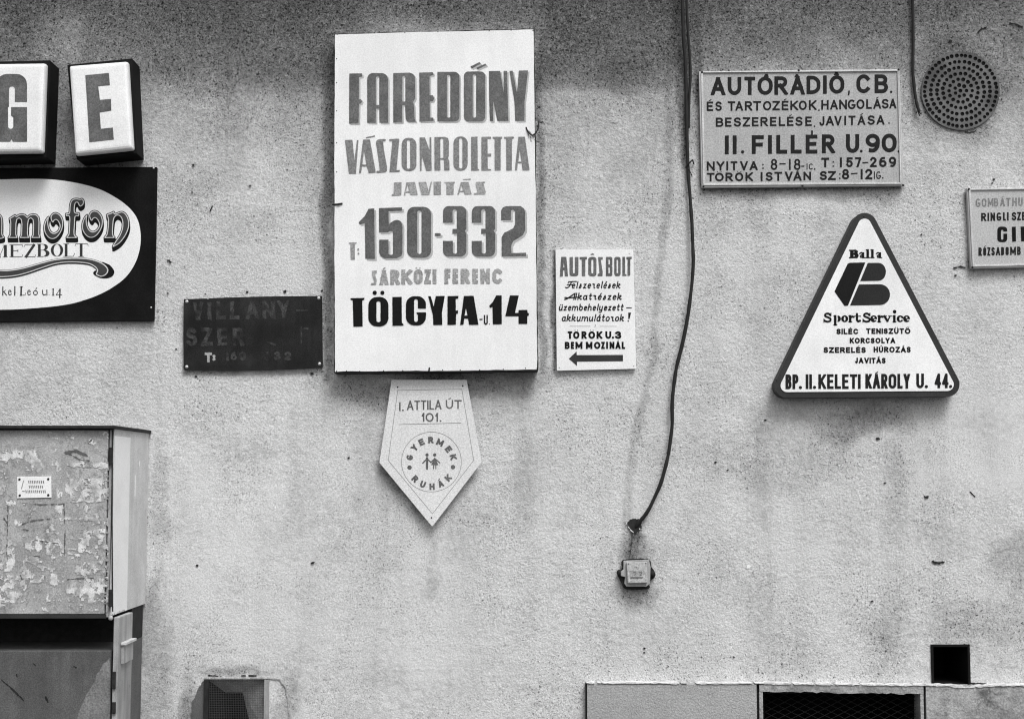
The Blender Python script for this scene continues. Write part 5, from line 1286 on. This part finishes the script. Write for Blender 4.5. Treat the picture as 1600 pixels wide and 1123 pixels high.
# ------------------------------------------------------------------ junction box and the ragged collar above
jb = thing('junction_box', 'small battered grey junction box on dark lugs below the end of the long cable', 'junction box', W(995, 918, 0))
zj = Z(900, 780, 7.017)
k = Ink(960, 865, 1026, 924, .35); k.poly(zj(spline([(520, 660), (790, 655), (830, 740), (868, 800), (860, 860), (800, 900), (810, 960), (760, 985), (560, 985), (515, 950), (480, 880), (455, 800), (510, 750)], 3, True))).rough(.35, 4, 3)
ink_obj('back_plate', k, .016, M['rust'], jb, thick=.014)
MB().slab(zj([(522, 672), (800, 660), (818, 740), (812, 925), (770, 955), (555, 955), (530, 920), (540, 850), (492, 838), (490, 790), (520, 770)]), .030, .015).build('body', M['post'], jb, .002)
MB().slab(zj([(552, 690), (780, 684), (785, 915), (568, 918)]), .044, .030).build('lid', M['box_grey'], jb, .003)
MB().slab(zj([(592, 775), (732, 770), (735, 858), (595, 860)]), .0465, .044).build('label_plate', M['cement'], jb, .0008)
k = Ink(980, 885, 1010, 905, .25); k.letter([('s', zj([(625, 800), (650, 795), (660, 812), (640, 828)]), .9, True), ('s', zj([(690, 800), (715, 795), (720, 812), (700, 830), (722, 832)]), .9, True)]); k.stroke(zj([(600, 852), (732, 850)]), .8)
ink_obj('stamped_mark', k, .0468, M['scratch'], jb, amin=.05)
for q in ((478, 800), (838, 815)): MB().dome(W(*zj([q])[0], .02), .012, .010).build('lug', M['rust'], jb, smooth=True)
heads(jb, zj([(575, 705), (765, 700)]), .044, .0022, 'rust')
cl = thing('hole_collar', 'ragged dark hole with crumbled plaster rim where the long cable enters', 'hole', W(989, 822, .003))
k = Ink(972, 804, 1008, 842, .35)
k.poly(zj(spline([(560, 262), (600, 225), (650, 210), (700, 225), (720, 290), (710, 320), (670, 345), (650, 372), (630, 340), (600, 320)], 3, True))); k.poly(zj(circ(645, 285, 62))); k.rough(1.5, 3, 7)
ink_obj('ragged_edge', k, .0045, M['rust'], cl, thick=.003)
k = Ink(972, 804, 1008, 842, .35); k.stroke(zj([(575, 300), (600, 335), (630, 358)]), 1.2); k.poly(zj(circ(700, 322, 7))); k.poly(zj(circ(556, 264, 7))); k.rough(.4, 2, 5)
ink_obj('lime_crumb', k, .0075, M['ledge'], cl, thick=.004, amin=.05, kind='stuff')

# ------------------------------------------------------------------ electric cabinet and what carries it
DC = .51
cb = thing('electric_cabinet', 'big scuffed grey steel cabinet with torn poster remains and a small riveted plate', 'cabinet', W(100, 960, .25))
xr = W(177.7, 668, DC).x; xl = W(-260, 668, DC).x
zt_, zb_ = W(178, 667.5, DC).z, W(178, 964, DC).z
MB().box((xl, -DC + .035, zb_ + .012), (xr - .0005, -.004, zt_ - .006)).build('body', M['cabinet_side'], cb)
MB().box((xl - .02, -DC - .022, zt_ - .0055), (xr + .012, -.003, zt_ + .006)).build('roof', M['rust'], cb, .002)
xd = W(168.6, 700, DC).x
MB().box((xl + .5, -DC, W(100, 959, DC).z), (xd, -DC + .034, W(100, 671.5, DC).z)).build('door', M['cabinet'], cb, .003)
MB().box((xd + .004, -DC + .004, zb_), (xr - .004, -DC + .034, zt_ - .008)).build('corner_profile', M['post'], cb, .002)
MB().box((xl, -DC + .002, W(0, 966, DC).z), (xr - .012, -DC + .034, W(0, 959.6, DC).z)).build('bottom_rail', M['trim_dark'], cb, .001)
# white strip on the flank, standing a touch proud, ragged at the foot
b = MB(); yA, yB = -DC + .002, -DC + .225; seg = 22; V = []; Fc = []
for i in range(seg + 1):
    y = yA + (yB - yA) * i / seg; V += [(xr + .0035, y, zt_ - .030), (xr + .0035, y, zb_ + .002 + random.uniform(0, .012))]
for i in range(seg): Fc.append((i * 2, i * 2 + 1, i * 2 + 3, i * 2 + 2))
b.add(V, Fc); b.build('flank_strip', M['cabinet_strip'], cb)
MB().box((xr - .0003, -DC + .002, zb_ + .004), (xr + .0028, -.006, zt_ - .006)).build('flank_sheet', M['cabinet_side'], cb)
sx_ = xr + .0036
for ya_, za_, zb2_ in ((-.20, W(215, 742, .2).z, W(215, 775, .2).z), (-.14, W(215, 720, .14).z, W(215, 728, .14).z)):
    MB().box((sx_ - .001, ya_ - .006, zb2_), (sx_, ya_ + .003, za_)).build('paint_scrape', M['cabinet_strip'], cb)
for py in (712, 934):
    p = W(173.5, py, DC); MB().tube([(p.x, -DC - .004, p.z - .03), (p.x, -DC - .004, p.z + .03)], .008, 10).build('hinge', M['rust'], cb)
MB().tube([W(176, 672, DC + .002), W(175, 800, DC + .002), W(176, 955, DC + .002)], .0024, 6).build('edge_wire', M['rust'], cb)
MB().dome(W(173, 965, DC), .009, .006).build('foot_bolt', M['cabinet'], cb, smooth=True)
pl_ = MB().slab([(26.5, 744.6), (79.6, 744.0), (80.4, 777.0), (26.8, 778.2)], DC + .004, DC).build('notice_plate', M['enamel'], cb, .001)
for q in ((30.4, 748.6), (75.4, 748.2), (30.8, 773.6), (75.4, 773.2)): MB().dome(W(q[0], q[1], DC + .004), .0045, .003).build('rivet', M['rust'], pl_, smooth=True)
zk = Z(0, 640, 3.208)
k = Ink(26, 744, 80, 778, .25)
for (x0, x1, y) in ((142, 220, 362), (145, 212, 386), (128, 232, 410)):
    x = x0
    while x < x1:
        w_ = random.uniform(5, 8); k.letter([('s', zk([(x, y - 7), (x + w_ * .3, y + 5)]), .8, False), ('s', zk([(x + w_ * .5, y - 6), (x + w_ * .6, y + 6)]), .7, False)]); x += w_ + 3
k.letter([('s', zk([(118, 355), (108, 395)]), 1.1, False), ('s', zk([(112, 408), (122, 408)]), 1.3, False)])
ink_obj('notice_print', k, DC + .0046, M['letter_mid'], pl_, amin=.05)
# torn paper: irregular scraps of glue and paper
k = Ink(-8, 672, 169, 958, .42)
rsn = lambda X, Y, a, sd: vnoise(X, Y, a, sd) + .6 * vnoise(X, Y, a * .45, sd + 1) + .4 * vnoise(X, Y, a * .2, sd + 2)
def torn(x0, y0, x1, y1, thr, sc=7.5):
    (xa, ya), (xb, yb) = zk([(x0, y0), (x1, y1)]); sl_, X, Y = k.win((xa, ya, xb, yb), 5)
    sd = np.maximum(np.maximum(xa - X, X - xb), np.maximum(ya - Y, Y - yb)) + 2.2 * vnoise(X, Y, 6, 5)
    k.D[sl_] = np.minimum(k.D[sl_], np.maximum(sd, (thr - rsn(X, Y, sc, 31)) * 1.5))
for q in ((-10, 215, 80, 255, -.2), (60, 200, 190, 245, .05), (130, 245, 235, 305, .25), (300, 165, 390, 200, .2), (440, 150, 510, 210, .4), (240, 110, 290, 150, .3), (255, 180, 285, 260, .4),
          (283, 262, 310, 440, .05), (330, 262, 545, 285, -.05), (515, 270, 545, 450, .15), (330, 300, 400, 430, .25), (400, 340, 510, 460, -.1), (350, 420, 440, 460, .0), (-10, 340, 30, 430, .2), (30, 450, 75, 475, -.1),
          (150, 485, 310, 530, .3), (280, 480, 310, 560, .0), (75, 555, 120, 630, .1), (160, 560, 320, 620, .55), (395, 480, 500, 560, .55), (390, 600, 525, 650, -.1), (390, 640, 450, 720, -.35), (340, 690, 400, 730, .1), (450, 650, 530, 720, .3),
          (490, 690, 545, 800, .15), (30, 650, 75, 800, -.05), (0, 770, 110, 810, .1), (125, 650, 330, 760, .2), (375, 765, 480, 830, .05), (-10, 830, 140, 970, .05), (335, 840, 510, 960, .0), (505, 840, 548, 970, .1),
          (150, 820, 290, 880, .15), (185, 785, 280, 805, -.2), (170, 940, 240, 975, .3), (95, 780, 140, 860, .4), (-10, 110, 548, 1010, .95), (425, 530, 495, 560, .1)):
    torn(*q)
ink_obj('paper_remains', k, DC + .0016, M['paper'], cb, thick=.0014, kind='stuff', amin=.35, tol=.1)
kq = k.shifted(.9, .9, .5); kq.rough(1.1, 3, 77); ink_obj('glue_layer', kq, DC + .0006, M['post'], cb, kind='stuff', amin=.6, tol=.12)  # rough offset layer under the paper scraps
k = Ink(-2, 672, 169, 958, .42)
k.stroke(zk([(40, 470), (38, 560), (34, 690), (36, 760)]), .8); k.stroke(zk([(100, 465), (200, 475), (320, 470), (326, 600), (322, 740)]), 1.0); k.stroke(zk([(112, 572), (160, 555), (250, 545)]), 1.2); k.stroke(zk([(115, 598), (170, 606)]), 1.2)
k.stroke(zk([(195, 655), (300, 672)]), 1.1); k.stroke(zk([(330, 215), (380, 205), (435, 230)]), 3.4); k.stroke(zk([(340, 850), (440, 840), (470, 845)]), 1.2); k.stroke(zk([(20, 545), (35, 565)]), 1.6)
k.stroke(zk([(140, 730), (200, 735)]), 1.0); k.stroke(zk([(330, 210), (400, 250), (450, 255)]), 1.6); k.stroke(zk([(100, 820), (110, 850), (160, 840)]), .8); k.stroke(zk([(130, 978), (160, 980)]), .8); k.stroke(zk([(440, 170), (460, 150)]), 2)
k.rough(.75, 4, 6)
ink_obj('scratches', k, DC + .0022, M['scratch'], cb, kind='stuff', amin=.08)

pd = thing('cabinet_pedestal', 'dark grey lower steel cabinet standing under the scuffed cabinet', 'cabinet', (W(60, 1100, .47).x, -.25, .004))
xp = W(173.6, 1050, .47).x; ztop = W(100, 1016, .47).z
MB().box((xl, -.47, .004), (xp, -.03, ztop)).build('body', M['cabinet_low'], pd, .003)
MB().box((xl, -.20, ztop + .001), (xp, -.03, zb_ + .010)).build('gap_shade_board', M['rust'], pd)  # near-black fill standing for shade under the overhanging cabinet
k = Ink(-2, 1020, 172, 1124, .45); zl = Z(0, 930, 3.478)
k.poly(zl([(560, 380), (600, 320), (600, 680), (410, 680), (470, 540)])); k.rough(1.6, 9, 4); ink_obj('pale_patch', k, .4712, M['letter_mid'], pd)  # irregular paler patch near the right edge
k = Ink(-2, 1020, 172, 1124, .45)
for P in ([(10, 460), (60, 500), (130, 570)], [(90, 430), (92, 440)], [(180, 370), (195, 380)], [(405, 385), (415, 390)], [(250, 550), (260, 580)]): k.stroke(zl(P), 2.2)
k.rough(1.1, 4, 8); ink_obj('gouges', k, .4712, M['rust'], pd, amin=.1)
ps = thing('support_post', 'narrow weathered steel post beside the pedestal, carrying a small latch box', 'post', (W(184, 1100, .48).x - .01, -.38, .004))
xq0, xq1 = W(176, 1040, .488).x, W(184.3, 1040, .488).x
MB().box((xq0, -.488, .004), (xq1, -.295, zb_ - .002)).build('post', M['post'], ps, .003)
for q, z_ in ((1062, .03), (1105, .02)):
    p = W(178, q, .49); MB().box((p.x - .006, -.497, p.z - z_), (p.x + .007, -.489, p.z + z_)).build('catch', M['rust'], ps, .002)
p = W(196, 1018, .40)
lb = MB().box((xq1 + .001, -.455, p.z - .036), (xq1 + .012, -.325, p.z + .030)).build('latch_box', M['post'], ps, .002)
MB().box((xq1 + .001, -.462, p.z + .031), (xq1 + .020, -.312, p.z + .040)).build('latch_cover', M['cabinet_side'], ps, .001)

# ------------------------------------------------------------------ ground
def struct(o): o['kind'] = 'structure'; return o
struct(MB().box((-40, -2.4, -.2), (40, .30, 0)).build('pavement', M['paving']))
struct(MB().box((-40, -2.56, -.2), (40, -2.403, .004)).build('kerb', M['kerb'], None, .01))
struct(MB().box((-60, -60, -.4), (60, -2.565, -.12)).build('road', M['road']))
